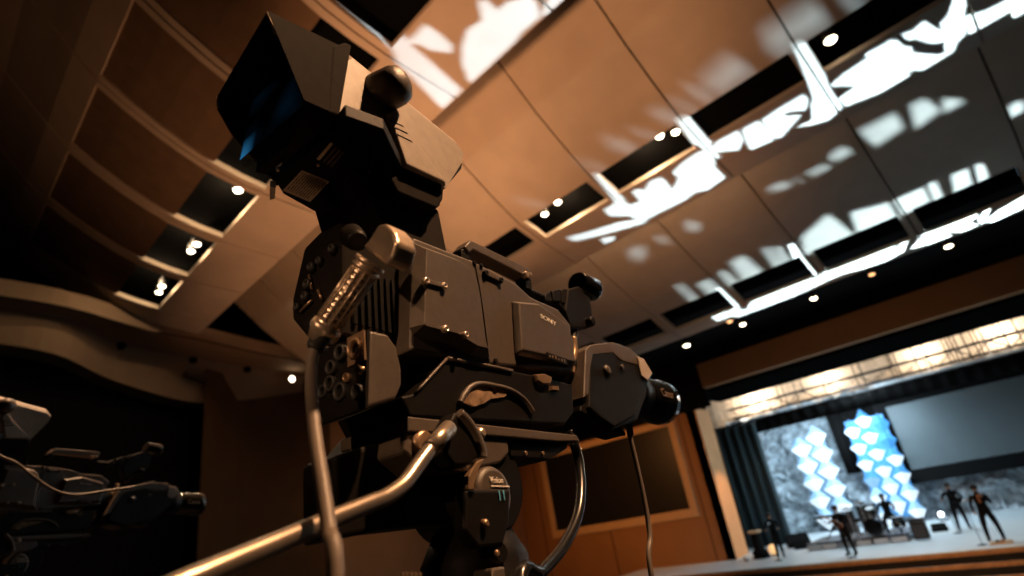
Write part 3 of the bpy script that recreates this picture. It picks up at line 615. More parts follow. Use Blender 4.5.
a('590,-20 670,-20 650,90 660,210 600,270 590,308 530,318 530,260 520,190 500,150 550,95'); a('662,100 780,70 930,-5 1024,-40 1100,0 1024,80 960,112 940,70 680,215')
# far tier, front lip
a = lambda s: add(BRIGHT, T2, s, 560, 220, 4)
a('605,388 640,370 700,358 745,360 762,330 800,308 900,270 1000,238 1030,262 930,310 830,352 770,385 720,398 690,384 630,405'); a('622,275 642,270 718,345 715,357 685,360 655,310'); a('910,100 935,95 1010,225 1000,238 960,180')
a = lambda s: add(BRIGHT, T2, s, 768, 180, 4)
a('15,455 90,420 140,400 190,392 225,370 300,340 400,290 470,262 520,268 545,285 470,325 380,355 300,375 260,392 160,438 60,480 10,505'); a('82,262 108,260 195,378 180,388 150,385'); a('460,172 495,165 560,242 545,282 530,268')
a('590,240 640,205 680,190 750,150 830,122 838,150 800,165 842,180 780,206 700,205 735,222 640,258 570,275 625,215'); a('840,165 862,125 888,95 890,112 855,176'); a('860,168 920,125 1024,65 1100,20 1120,60 1024,110 900,168'); a('915,-10 925,-5 960,62 945,76')
# pale streaks above the slots
a = lambda s: add(DIM, T1, s, 500, 130, 4)
a('90,280 115,270 175,305 150,325'); a('335,125 350,110 405,160 385,175'); a('440,50 470,20 540,75 490,108'); a('545,0 600,0 612,30 590,45')
a = lambda s: add(DIM, T1, s, 656, 0, 4)
a('0,445 60,430 80,470 50,500 20,485'); a('75,400 110,400 150,440 130,462'); a('135,350 165,340 222,400 185,418'); a('195,320 310,215 385,285 235,388'); a('435,130 540,60 640,-5 685,95 565,165 465,240'); a('740,0 790,-30 840,0 770,48')
a = lambda s: add(DIM, T2, s, 768, 100, 4)
a('5,370 20,345 80,325 85,345'); a('108,320 125,310 132,328'); a('160,292 230,255 245,270 170,306'); a('250,250 255,215 310,185 335,212'); a('365,125 510,50 540,110 430,186'); a('570,20 630,-5 690,40 590,116'); a('700,-5 790,0 705,52'); a('960,30 1010,0 1024,40 975,70')
a('135,545 240,455 345,540 190,600'); a('330,450 480,410 525,480 360,532'); a('505,400 620,350 645,405 540,462'); a('640,340 668,325 700,390 672,406'); a('735,300 800,275 812,338 750,372'); a('830,262 860,255 880,312 845,330')
a = lambda s: add(DIM, T2, s, 560, 220, 4)
a('460,260 480,255 560,320 540,336'); a('550,255 600,235 652,290 600,302'); a('635,210 655,200 716,250 690,272'); a('680,170 730,140 816,210 740,252'); a('810,112 830,110 886,180 865,196'); a('855,112 875,105 920,160 900,182'); a('968,75 1024,30 1040,110 980,146')
a('280,122 330,95 335,142 300,172'); a('385,65 400,60 432,95 420,100'); a('505,10 540,0 556,36 525,52')
def projector(name, loc, polys, power, color, label, rad=.0011, D=.3):
    O = Vector(loc); allp = [p for q in polys for p in q]; cen = sum(allp, Vector())/len(allp); z = (cen-O).normalized()
    ax = z.cross(Vector((0, 0, 1))).normalized(); ay = ax.cross(z)
    Q = [[((p-O).dot(ax)/(p-O).dot(z)*D, (p-O).dot(ay)/(p-O).dot(z)*D) for p in q] for q in polys]
    bb = [(min(a for a, _ in q), max(a for a, _ in q), min(b for _, b in q), max(b for _, b in q)) for q in Q]
    X0 = min(b[0] for b in bb)-.01; X1 = max(b[1] for b in bb)+.01; Y0 = min(b[2] for b in bb)-.01; Y1 = max(b[3] for b in bb)+.01
    M_ = 900; dy = (Y1-Y0)/M_
    r = root(name, O, label, 'stage light'); r.matrix_world = Matrix(((ax.x, ay.x, -z.x, O.x), (ax.y, ay.y, -z.y, O.y), (ax.z, ay.z, -z.z, O.z), (0, 0, 0, 1)))
    bm = bmesh.new()
    for j in range(M_):        # row by row: the metal left standing between the cut shapes
        yy = Y0+(j+.5)*dy; iv = []
        for q, b in zip(Q, bb):
            if not b[2] <= yy <= b[3]: continue
            xs = sorted((q[i-1][0]-q[i][0])*(yy-q[i][1])/(q[i-1][1]-q[i][1])+q[i][0] for i in range(len(q)) if (q[i][1] > yy) != (q[i-1][1] > yy))
            iv += list(zip(xs[::2], xs[1::2]))
        x = X0
        for a, b in sorted(iv)+[(X1, X1)]:
            if a > x: face(bm, [(x, Y0+j*dy, -D), (a, Y0+j*dy, -D), (a, Y0+(j+1)*dy, -D), (x, Y0+(j+1)*dy, -D)])
            x = max(x, b)
    link('gobo', bm, blackm, r)
    bm = bmesh.new()     # open-fronted housing round lamp and gobo
    b0 = [(-.06, -.06, .06), (.06, -.06, .06), (.06, .06, .06), (-.06, .06, .06)]; b1 = [(X0, Y0, -D), (X1, Y0, -D), (X1, Y1, -D), (X0, Y1, -D)]
    loft(bm, b0, b1, True, False); o = link('housing', bm, blackm, r)
    bm = bmesh.new(); box(bm, (-.2, -.35, -.05), (.2, -.3, .15)); cyl(bm, (0, -.3, .05), (0, -.06, .05), .04); link('foot', bm, blackm, r)
    l = lamp('SPOT', name+'_lamp', (0, 0, 0), power, color, spot_size=1.5, spot_blend=.05, shadow_soft_size=rad); l.parent = r
projector('scribble_projector', (3.2, 19.4, -1.6), BRIGHT, 62000, (.50, .76, 1), 'black moving light throwing bright white scribbles on the ceiling', .0008)
projector('streak_projector', (4.0, 19.4, -1.6), DIM, 21000, (.52, .78, 1), 'black moving light throwing pale streaks on the ceiling', .0024)
# ================================================================== THE BROADCAST CAMERA
# own frame: R to its right (towards the photographer), F along its lens, U up; origin = photographer's lens
PSI, THE = math.radians(7.5), math.radians(-2)
AF = Vector((-math.sin(PSI)*math.cos(THE), math.cos(PSI)*math.cos(THE), math.sin(THE))); AR = Vector((math.cos(PSI), math.sin(PSI), 0)); AU = AR.cross(AF)
BASE = Vector((-.57, .68, .165))          # the camera's foot, on the quick plate
def to_world(v): return AR*v[0]+AF*v[1]+AU*v[2]+Vector((0, 0, CZ))
MROOT = Matrix(((AR.x, AF.x, AU.x, 0), (AR.y, AF.y, AU.y, 0), (AR.z, AF.z, AU.z, 0), (0, 0, 0, 1)))
def q(px, py, axis, val):
    d = ray(px, py); l = (d.dot(AR), d.dot(AF), d.dot(AU)); t = val/l[axis]; return Vector((l[0]*t, l[1]*t, l[2]*t))
def camroot(name, base, label, cat, group=None):
    r = root(name, (0, 0, 0), label, cat, group); m = MROOT.copy(); m.translation = to_world(base); r.matrix_world = m; r['_b'] = 0; del r['_b']; return r
def PX(s, axis, val): return [q(float(a), float(b), axis, val) for a, b in (t.split(',') for t in s.split())]
def part(name, bm, m, parent, base=BASE, **kw):
    for v in bm.verts: v.co -= base
    return link(name, bm, m, parent, **kw)
def prismR(s, r0, r1, ref=None, bm=None):
    bm = bm or bmesh.new(); A = PX(s, 0, ref if ref is not None else r1)
    loft(bm, [(r0, p.y, p.z) for p in A], [(r1, p.y, p.z) for p in A]); return bm
def pad(s, r0, r1, inset, ref=None, bm=None):
    """raised pad with a chamfered rim, standing from plane R=r0 to r1"""
    bm = bm or bmesh.new(); A = PX(s, 0, ref if ref is not None else r0); n = len(A); c = sum(A, Vector())/n; B = []
    for i, p in enumerate(A):
        e0 = (p-A[i-1]).normalized(); e1 = (A[(i+1) % n]-p).normalized(); n0 = Vector((0, e0.z, -e0.y)); nn = n0+Vector((0, e1.z, -e1.y))
        nn = nn.normalized()/max(.45, nn.normalized().dot(n0))
        if nn.dot(c-p) < 0: nn = -nn
        B.append(p+nn*inset)
    loft(bm, [(r0, p.y, p.z) for p in A], [(r1, p.y, p.z) for p in B]); return bm
def knobR(bm, c, r, h, n=20, prof=None):
    lathe(bm, c, Vector(c)+Vector((h, 0, 0)), prof and [(t, r*k) for t, k in prof] or [(0, r), (.8, r), (1, r*.85)], n)
RB = -.5; RC = -.57; RL = -.64
cam1 = camroot('studio_camera', BASE, 'large grey broadcast camera with hooded viewfinder on the nearest tripod', 'camera', 'broadcast cameras')
# body with stepped side panels
bm = prismR('413,237 474,261 517,284 531,297 558,309 571,325 573,372 489,364 411,350', RL, RB); part('body', bm, grey, cam1, bevel=.004)
bm = pad('413,243 440,253 453,258 463,265 471,275 476,288 479,305 481,325 484,345 489,361 470,357 450,345 420,339 413,335 409,328', RB, RB+.015, .013); part('side_panel', bm, grey, cam1, bevel=.004, seg=3)
bm = pad('511,301 533,303 564,325 570,345 572,368 545,362 514,356', RB, RB+.013, .007); fp = part('front_panel', bm, grey, cam1, bevel=.003, seg=3)
bm = bmesh.new(); tube(bm, [p+Vector((.0006, 0, 0)) for p in PX('474,261 481,300 485,330 489,363', 0, RB)], .0011, 6); part('panel_seam', bm, gloss, cam1)
for a_, b_ in (((424, 282), (442, 287)), ((484, 274), (499, 281))):
    rr = RB+.014 if a_[0] < 470 else RB
    pa = q(*a_, 0, rr); pb = q(*b_, 0, rr); bm = bmesh.new(); e = Vector((.003, 0, 0))
    up = Vector((0, 0, .0035))
    loft(bm, [pa-up, pb-up, pb+up, pa+up], [pa-up+e*1.6, pb-up+e*1.6, pb+up+e*1.6, pa+up+e*1.6]); la = part('latch', bm, grey, cam1, bevel=.001)
    for p in (pa, pb):
        bm = bmesh.new(); lathe(bm, p, p+Vector((.007, 0, 0)), [(0, .0055), (.8, .0055), (1, .0045), (1, .0025), (.6, .002)], 14); part('screw', bm, steel if a_[0] < 470 else blk, la)
for (x, y) in ((443, 330), (463, 336)):
    p = q(x, y, 0, RB+.014); bm = bmesh.new(); lathe(bm, p, p+Vector((.008, 0, 0)), [(0, .0052), (.8, .0052), (1, .0042), (1, .0024), (.5, .002)], 14); part('screw', bm, steel, cam1)
for (x, y) in ((474, 263), (481, 266), (486, 358), (495, 361)):
    p = q(x, y, 0, RB); bm = bmesh.new(); lathe(bm, p, p+Vector((.003, 0, 0)), [(0, .0042), (1, .0036)], 12); part('small_screw', bm, blk, cam1)
o = q(540, 317.5, 0, RB+.0135); e = q(556.5, 325.5, 0, RB+.0135)
bm = text_bm('SONY', .0125, o, (0, 1, -.16), (0, .16, 1)); W_ = max(v.co.y for v in bm.verts)-min(v.co.y for v in bm.verts); k = (e-o).y/W_
for v in bm.verts: v.co = o+Vector((v.co.x-o.x, (v.co.y-o.y)*k, (v.co.z-o.z)))
part('lettering', bm, silver, fp)
bm = pad('546,352 566,359 567,366 547,359', RB+.013, RB+.0155, .001); np_ = part('model_strip', bm, blk, fp)
bm = bmesh.new()
A = PX('549,355.5 552,356.5 555,357.6 558,358.6 561,359.8 564,361', 0, RB+.0158)
for i, p in enumerate(A): box(bm, (p.x, p.y, p.z-.0025), (p.x+.0006, p.y+.0045-.001*(i % 2), p.z+.0005+.0015*(i % 3)))
part('strip_print', bm, tanm, np_)
# top cover arc and its far edge, hose
bm = bmesh.new(); tube(bm, PX('522,289 540,297 556,305 568,318 574,330 572,340', 0, RC), .009, 10); part('top_cover', bm, blk, cam1)
bm = bmesh.new(); tube(bm, PX('573,338 574,350 572,362 571,374', 0, -.535), .008, 10); part('mount_lever', bm, tanm, cam1)
# carry handle
H = PX('458,250 464,243 523,271 526,276 524,283 520,279 467,253 463,256', 0, RC); bm = bmesh.new()
loft(bm, [(RC-.016, p.y, p.z) for p in H], [(RC+.016, p.y, p.z) for p in H]); hd = part('handle', bm, grey, cam1, bevel=.003, seg=3)
p = q(523, 276, 0, RC+.016); bm = bmesh.new(); knobR(bm, p, .007, .012); part('handle_knob', bm, steel, hd); bm = bmesh.new(); knobR(bm, p+Vector((-.0, .014, .004)), .004, .012); part('handle_knob', bm, steel, hd)
A = PX('456,252 463,250 466,262 457,262', 0, RC); B = PX('519,276 526,277 528,292 521,290', 0, RC)
for Z in (A, B): bm = bmesh.new(); loft(bm, [(RC-.012, p.y, p.z) for p in Z], [(RC+.012, p.y, p.z) for p in Z]); part('handle_post', bm, blk, hd, bevel=.002)
# microphone holder with short tube on the front top
c0 = q(577, 283, 0, RC); dF = Vector((.004, .075, -.002)); bm = bmesh.new()
lathe(bm, c0, c0+dF, [(0, .020), (0, .027), (.05, .029), (.9, .030), (1, .027), (1, .01)], 28); mh = part('microphone_holder', bm, gloss, cam1)
bm = prismR('563,291 574,288 585,297 588,318 582,330 566,330 560,312', RC-.014, RC+.014, RC); part('stalk', bm, blk, mh, bevel=.004)
for s_ in ('548,292 556,290 557,304 549,303', '557,291 562,290 564,306 558,305', '540,296 546,292 548,304 541,303'): part('clamp', prismR(s_, RC-.02, RC+.012, RC), blk, mh, bevel=.003)
p = q(590, 322, 0, RC+.02); bm = bmesh.new(); knobR(bm, p-Vector((.02, 0, 0)), .012, .03); part('clamp_knob', bm, blk, mh)
# ------------- viewfinder
VR, VL = -.48, -.645
A = PX('343,47 352,44 455,130 464,145 464,163 446,188 402,168 388,128 352,110 334,113', 0, VR); bm = bmesh.new()
def vf_ring(r_, dz): return [(r_, p.y-(dz*.15 if i in (3, 4) else 0), p.z-(dz if i in (0, 1, 2) else dz*.7 if i == 3 else 0)) for i, p in enumerate(A)]
rings = [(VL, .02), (VL+.02, .003), (VL+.05, 0), (VR-.045, 0), (VR-.03, .0025), (VR-.017, .008), (VR-.007, .017), (VR, .030)]
for a_, b_ in zip(rings, rings[1:]): loft(bm, vf_ring(*a_), vf_ring(*b_), a_[0] == VL, b_[0] == VR)
bmesh.ops.remove_doubles(bm, verts=bm.verts, dist=1e-5); vf = part('viewfinder', bm, vfgrey, cam1)
ub = q(400, 168, 0, VR).z
bm = bmesh.new(); A = PX('333,46 345,42 352,45 340,116 328,112', 0, VR+.003)
loft(bm, [(VL-.004, p.y, p.z) for p in A], [(VR+.003, p.y, p.z) for p in A]); part('bezel', bm, hoodblk, vf, bevel=.003)
bm = pad('384,114 393,108 408,134 446,188 402,168', VR, VR+.008, .004); ar = part('side_arm', bm, vfgrey, vf, bevel=.002)
for s_ in ('389,119.2 403,125.8 404,127.4 390,120.9', '392,125.6 407,132.6 408,134.6 393,127.3', '396,133.2 411,140.6 413,143 397,135'):
    part('vent_slot', pad(s_, VR+.008, VR+.0084, .0003), gloss, ar)
# front dark corner and lower tray
bm = prismR('437,167 464,161 463,168 446,188', VL+.01, VR-.003, VR); part('front_corner', bm, blk, vf, bevel=.002)
bm = bmesh.new(); A = PX('378,152 400,168 444,188 443,200 437,208 398,192', 0, VR-.006)
loft(bm, [(VL+.012, p.y, p.z) for p in A], [(VR-.006, p.y, p.z) for p in A]); tray = part('lower_tray', bm, hoodblk, vf, bevel=.003)
# underside plate with label, print and small fittings (faces down)
def under(s, u=ub, th=.0015, bm=None):
    bm = bm or bmesh.new(); A = PX(s, 2, u); loft(bm, A, [p-Vector((0, 0, th)) for p in A]); return bm
bm = bmesh.new(); A = PX('330,137 345,116 384,130 402,168 442,190 440,206 402,237 322,216 283,194 275,181', 2, ub+.0008)
loft(bm, A, [p+Vector((0, 0, .02)) for p in A]); base_p = part('underside', bm, blk, vf, bevel=.002)
lb = part('rating_label', under('302,169.8 329.1,181 310,201.3 283.1,189.8'), plate, base_p)
bm = bmesh.new()
L0, L1, L2, L3 = PX('302,169.8 329.1,181 310,201.3 283.1,189.8', 2, ub-.0016)
rnd = random.Random(4)
for i in range(11):
    t = .08+i*.083; x = .07
    while x < .92:
        w_ = rnd.uniform(.06, .28); x2 = min(x+w_, .93)
        f = lambda s, t: L0.lerp(L1, s).lerp(L3.lerp(L2, s), t)
        if i < 10 or x < .6:
            loft(bm, [f(t, x), f(t+.035, x), f(t+.035, x2), f(t, x2)], [v-Vector((0, 0, .0003)) for v in (f(t, x), f(t+.035, x), f(t+.035, x2), f(t, x2))])
        x = x2+.035
part('label_print', bm, ink, lb)
bm = under('331,141.5 333.3,143 319.5,159.5 316.5,158.3'); part('serial_strip', bm, plate, base_p)
bm = under('340,148 341.5,149 328,164 326.5,163'); under('336,146 337,147 324,162 323,161', bm=bm); under('343,151 344,152 331,167 330,166', bm=bm); part('serial_print', bm, ink, base_p)
for (x, y) in ((384, 182.5), (388, 179.5), (391.5, 177), (394, 174.5), (380, 182), (318, 164), (278, 169), (369, 170), (352, 188)):
    p = q(x, y, 2, ub); bm = bmesh.new(); lathe(bm, p, p-Vector((0, 0, .004)), [(0, .003), (1, .002)], 10); part('underside_screw', bm, tanm, base_p)
# hood: thin walled shell, open to the rear, cut back at the bottom
tr = q(267, 13, 0, VR); tr2 = q(338, 47, 0, VR); br2 = q(331, 112, 0, VR); br = q(303, 100, 0, VR)
tl = q(218, 97, 2, tr.z); tlm = q(218, 108, 0, tl.x); tll = q(232, 133, 0, tl.x); bl = q(276, 182, 0, tl.x+.01)
tl2 = Vector((VL-.004, tr2.y, tr2.z)); bl2 = Vector((VL-.004, br2.y+.03, br2.z-.01)); 
bm = bmesh.new()
face(bm, [tr, tr2, br2, br]); face(bm, [tr, tl, tl2, tr2]); face(bm, [tl, tlm, tll, bl, bl2, tl2]); face(bm, [br, br2, bl2, bl])
bmesh.ops.remove_doubles(bm, verts=bm.verts, dist=1e-5)
hood = part('hood', bm, hoodblk, vf); s_ = hood.modifiers.new('s', 'SOLIDIFY'); s_.thickness = .003; s_.offset = 1
dy = -.035
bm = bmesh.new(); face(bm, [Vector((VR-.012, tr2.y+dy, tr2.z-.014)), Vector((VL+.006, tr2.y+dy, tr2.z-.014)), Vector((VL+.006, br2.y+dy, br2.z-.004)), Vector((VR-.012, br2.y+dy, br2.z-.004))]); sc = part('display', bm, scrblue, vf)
bm = bmesh.new(); g = .006
tube(bm, [tr+Vector((0, 0, .001)), tr.lerp(br, .25)], .0022, 6, sub=1); part('hood_clip', bm, steel, hood); bm = bmesh.new(); tube(bm, [tl, tlm], .002, 6, sub=1); part('hood_clip', bm, steel, hood)
bm = under('270,180 276,181 275,192 270,194', ub+.006, .012); part('hinge', bm, steel, vf, bevel=.001)
# tilt knob
kc = q(392, 92, 0, VR+.012); bm = bmesh.new()
lathe(bm, kc+Vector((-.03, -.014, 0)), kc+Vector((.034, .0, 0)), [(0, .030), (.12, .031), (.7, .030), (.86, .026), (.96, .016), (1, .004)], 32); part('tilt_knob', bm, grey, vf)
# neck between viewfinder and body
bm = bmesh.new()
A = [q(322, 212, 2, ub), q(396, 236, 2, ub), Vector((-.50, .60, ub)), Vector((-.50, .48, ub))]
A = [Vector((-.625, .43, ub)), Vector((-.625, .60, ub)), Vector((-.52, .60, ub)), Vector((-.52, .43, ub))]; B = [Vector((-.635, .47, .425)), Vector((-.635, .60, .425)), Vector((-.51, .60, .425)), Vector((-.51, .47, .425))]
loft(bm, A, B); nk = part('viewfinder_mount', bm, hoodblk, cam1, bevel=.004)
# ------------- rear connector block
FB = .41
def prismF(pts, f0, f1, bm=None):
    bm = bm or bmesh.new(); loft(bm, [(a, f0, b) for a, b in pts], [(a, f1, b) for a, b in pts]); return bm
rp = part('rear_block', prismF([(-.527, .425), (-.575, .431), (-.612, .422), (-.638, .352), (-.637, .322), (-.592, .272), (-.53, .262)], FB, .515), hoodblk, cam1, bevel=.005)
for (x, y, r_) in ((310, 285, .008), (308, 297, .007), (314, 268, .007), (300, 308, .006), (335, 250, .007), (322, 262, .006)):
    p = q(x, y, 1, FB); bm = bmesh.new(); lathe(bm, p, p-Vector((0, .008, 0)), [(0, r_), (.7, r_), (1, r_*.8), (1, r_*.5), (.3, r_*.45)], 14); part('rear_socket', bm, lampcan, rp)
for (x, y, x2, y2) in ((300, 312, 312, 300), (318, 290, 322, 300), (309, 275, 312, 290)):
    a_ = q(x, y, 1, FB-.003); b_ = q(x2, y2, 1, FB-.003); bm = bmesh.new(); tube(bm, [a_, b_], .0022, 6, sub=1); part('rear_clip', bm, tanm, rp)
bm = bmesh.new()
for i in range(7):
    x = RB-.0005; f0 = .505+.0; box(bm, (-.529, .425+i*.011, .28), (-.525, .430+i*.011, .36))
part('cooling_fins', bm, blk, rp)
# audio and signal panel below
bm = prismR('370,330 388,334 397,347 402,370 402,385 396,399 368,408', -.602, RB); ap = part('audio_panel', bm, grey, cam1, bevel=.004)
fA = q(370, 345, 0, RB).y
A = PX('370,330 368,408', 0, RB-.001); bm = bmesh.new()
loft(bm, [A[0], A[1], Vector((-.605, A[1].y-.004, A[1].z+.0)), Vector((-.605, A[0].y-.004, A[0].z))], [v+Vector((0, -.004, 0)) for v in (A[0], A[1], Vector((-.605, A[1].y-.004, A[1].z)), Vector((-.605, A[0].y-.004, A[0].z)))])
part('panel_plate', bm, blk, ap)
fa = A[0].y-.008
def sock(px, py, r_, sq=0, m=tanm, name='socket'):
    p = q(px, py, 1, fa); bm = bmesh.new()
    if sq:
        for k in range(4):
            a0 = (1, 1, -1, -1)[k]*sq; b0 = (1, -1, -1, 1)[k]*sq; a1 = (1, -1, -1, 1)[k]*sq; b1 = (-1, -1, 1, 1)[k]*sq
            loft(bm, [p+Vector((a0, 0, b0*1.2)), p+Vector((a1, 0, b1*1.2)), p+Vector((a1*.62, 0, b1*.62*1.2)), p+Vector((a0*.62, 0, b0*.62*1.2))], [v+Vector((0, -.003, 0)) for v in (p+Vector((a0, 0, b0*1.2)), p+Vector((a1, 0, b1*1.2)), p+Vector((a1*.62, 0, b1*.62*1.2)), p+Vector((a0*.62, 0, b0*.62*1.2)))])
    lathe(bm, p, p-Vector((0, .007, 0)), [(0, r_), (1, r_), (1, r_*.72), (.1, r_*.66)], 18, caps=False)
    part(name, bm, m, ap)
sock(357.5, 349, .0125, .0155, name='audio_socket'); sock(350, 378, .0055); sock(362, 370.5, .0055); sock(343, 353, .010, m=lampcan); sock(334, 368, .009, m=lampcan); sock(333, 384, .010, m=lampcan); sock(343, 392, .011, m=lampcan); sock(360, 392, .009, m=lampcan); sock(326, 392, .008, m=lampcan)
# ------------- base: wedge housing, shoulder arch, front button
bm = prismR('447,358 512,370 545,377 573,384 575,412 566,424 482,420 412,416 402,396 415,393', RL+.012, RB-.002, RB); bs = part('base_housing', bm, blk, cam1, bevel=.003)
bm = bmesh.new(); tube(bm, PX('447,358.5 480,364.5 512,371', 0, RB-.001), .0035, 8, sub=2); part('base_rim', bm, grey, bs)
bm = bmesh.new(); tube(bm, PX('415.5,393 431,376 447,358.5', 0, RB-.001), .0022, 8, sub=2); part('base_edge', bm, grey, bs)
bm = bmesh.new(); tube(bm, PX('460,403 464,395 471,387 480,384 495,386 510,390 520,396 527,403 533,412', 0, RB+.001), .0042, 10); part('arch_rim', bm, grey, bs)
A = PX('463,403 467,394 476,388 494,390 507,393 504,397 490,399 482,404 472,407', 0, RB); bm = bmesh.new(); loft(bm, [(RB-.006, p.y, p.z) for p in A], [(RB+.002, p.y, p.z) for p in A])
bmesh.ops.subdivide_edges(bm, edges=bm.edges, cuts=3, use_grid_fill=True)
for v in bm.verts: v.co.x += .004*noise.noise(v.co*160)
part('shoulder_pad', bm, foam, bs)
part('side_button', pad('532,375 541,374 549,378 548,385 540,386 534,382', RB-.002, RB+.006, .002), tanm, bs, bevel=.001)
part('side_catch', pad('549,386 556,386 557,392 549,391', RB-.002, RB+.004, .0015), tanm, bs)
# ------------- lens
lc = q(662, 392, 0, RC); lz = .30
bm = bmesh.new(); lathe(bm, (RC, .90, lz+.02), (RC, 1.34, lz), [(0, .056), (.1, .056), (.1, .043), (.35, .045), (.55, .046), (.8, .048), (.8, .050), (1, .050), (1, .04)], 36); ln = part('lens', bm, blk, cam1)
GO = '586,350 591,345.5 611,343 619,344.5 630,349 638,356 646,361 651,375 648,396 640,419 614,430 598,420 583,411'
bm = prismR(GO, RC-.03, -.515, -.51); gp = part('grip', bm, blk, ln, bevel=.004, seg=3)
bm = bmesh.new(); A = PX('586,349 591,344.5 611,342 619,343.5 630,348 638,355 646,361 641,366 622,361 613,353 593,355 590,372 589,395 584,398', 0, -.507)
loft(bm, [(-.60, v.y, v.z) for v in A], [(-.507, v.y, v.z) for v in A]); part('grip_cover', bm, grey, gp, bevel=.003, seg=3)
bm = pad('589,358 592,353 613,351.5 617,358 622,361 638,365 643,374 642,396 634,417 614,428 599,418 588,408', -.516, -.508, .003, -.51); part('grip_side', bm, blk, gp, bevel=.002)
p = q(606, 371, 0, -.508); bm = bmesh.new(); knobR(bm, p-Vector((.002, 0, 0)), .012, .010, 24, [(0, 1), (.6, 1), (.9, .8), (1, .4)]); part('record_button', bm, grey, gp)
p = q(621, 367.5, 0, -.508); bm = bmesh.new(); knobR(bm, p-Vector((.002, 0, 0)), .006, .008); part('zoom_button', bm, grey, gp)
bm = bmesh.new(); A = PX('636,357 642,359 651,374 646,381 640,376', 0, -.508); loft(bm, [(-.516, v.y, v.z) for v in A], [(-.503, v.y, v.z) for v in A]); part('hand_strap', bm, vfgrey, gp, bevel=.002)
bm = prismR('611,342 617,340.5 618,345 612,346', RC-.01, -.53, -.52); part('zoom_rocker', bm, grey, gp, bevel=.001); part('zoom_rocker', prismR('628,348 632,350 631,353 627,351', RC-.01, -.53, -.52), grey, gp, bevel=.001)
# front ring and hood of the lens
hc = q(661, 391, 0, RC); hx = Vector((0, 1, 0)); bm = bmesh.new()
lathe(bm, (RC, 1.33, lz), (RC, 1.475, lz-.004), [(0, .046), (.1, .053), (.75, .055), (.8, .059), (1, .059), (1, .05), (.3, .04)], 40); lh = part('lens_hood', bm, gloss, ln)
try:
    o = Vector((RC+.0535, 1.365, lz-.01)); bm = text_bm('Canon', .03, o, (0, 1, 0), (0, 0, 1), .002); part('lens_lettering', bm, tanm, lh)
except Exception: pass
bm = prismR('583,400 600,415 614,430 620,437 560,418 566,408', RC-.04, RC+.02, RC); part('lens_support', bm, blk, ln, bevel=.004)
p = q(562, 416, 0, -.52); bm = bmesh.new(); lathe(bm, p-Vector((.03, 0, 0)), p, [(0, .016), (.8, .018), (1, .014)], 20); part('lock_knob', bm, blk, bs)
p = q(553, 409, 0, -.515); bm = bmesh.new(); box(bm, (p.x-.012, p.y-.004, p.z-.01), (p.x, p.y+.004, p.z+.008)); part('lock_tab', bm, tanm, bs, bevel=.001)
# ================================================================== TRIPOD
TB = Vector((-.57, .68, 0)); TB.z = 0
trip = root('camera_tripod', (0, 0, 0), 'black fluid head tripod carrying the nearest broadcast camera', 'tripod', 'camera tripods')
m = MROOT.copy(); base_w = to_world(Vector((-.57, .68, .0))); base_w.z = 0.0; m.translation = base_w; trip.matrix_world = m
MI = m.inverted()
def tpart(name, bm, mt, parent, **kw):
    for v in bm.verts: v.co = MI @ to_world(v.co)
    return link(name, bm, mt, parent, **kw)
bm = prismR('410,415.5 482,423.5 578,434.5 582,441 560,441 515,437 482,434 411,431', RL+.005, RB-.003, RB); qp = tpart('quick_plate', bm, grey, trip, bevel=.002)
bm = prismR('513,437 574,441 573,447 556,458 518,455', RL+.03, RB-.012, RB); up_ = tpart('plate_carriage', bm, blk, trip, bevel=.002)
for x in (525, 542):
    p = q(x, 453.5, 0, RB-.011); bm = bmesh.new(); lathe(bm, p, p+Vector((.003, 0, 0)), [(0, .0035), (1, .003)], 10); tpart('carriage_screw', bm, tanm, up_)
bm = prismR('410,431 482,434 512,437 514,452 505,462 470,470 430,470 408,450', RL-.0, RB-.008, RB); hb = tpart('tilt_platform', bm, grey, trip, bevel=.004)
bm = bmesh.new()
A = PX('362,432 412,416 412,470 372,500 340,500 336,478 340,458', 0, RL+.02); loft(bm, [(RL-.03, v.y, v.z) for v in A], [(RL+.03, v.y, v.z) for v in A]); tpart('balance_housing', bm, blk, trip, bevel=.008, seg=3)
bm = prismR('335,455 410,432 440,470 470,520 380,530 337,540', -.62, -.555, -.555); tpart('head_side', bm, blk, trip, bevel=.006, seg=3)
# pan and tilt body
pc = Vector((-.575, .66, .06))
bm = bmesh.new(); lathe(bm, (-.635, .655, .085), (-.515, .655, .085), [(0, .06), (.08, .068), (.92, .068), (1, .06)], 40); tpart('tilt_drum', bm, blk, trip)
dc = q(489, 495, 0, -.508); bm = bmesh.new()
lathe(bm, (dc.x-.03, dc.y, dc.z), (dc.x+.012, dc.y, dc.z), [(0, .036), (.6, .037), (.85, .0365), (.95, .034), (1, .029)], 40); dk = tpart('drag_cap', bm, grey, trip, smooth=False)
bm = bmesh.new(); A = PX('476,489 480,470 486,458 478,462 470,476 468,489', 0, -.50); loft(bm, [(-.512, v.y, v.z) for v in A], [(-.503, v.y, v.z) for v in A]); tpart('drag_rim', bm, tanm, dk, bevel=.001)
A = PX('467,489 512,489 511,520 505,545 480,548 466,530', 0, -.492); bm = bmesh.new(); loft(bm, [(-.515, v.y, v.z) for v in A], [(-.494, v.y, v.z) for v in A]); bd = tpart('drag_body', bm, blk, trip, bevel=.004)
o = q(490, 482.8, 0, -.4946); bm = text_bm('Vision', .0118, o, (0, 1, -.02), (0, 0, 1)); tpart('lettering', bm, silver, dk)
bm = bmesh.new(); A = PX('491,485.4 509,485.9 509,487.1 491,486.6', 0, -.4955); loft(bm, A, [v+Vector((.001, 0, 0)) for v in A]); tpart('underline', bm, silver, dk)
o = q(498, 500.5, 0, -.4925); bm = text_bm('11', .0185, o, (0, 1, 0), (0, 0, 1)); tpart('numerals', bm, bluepr, bd)
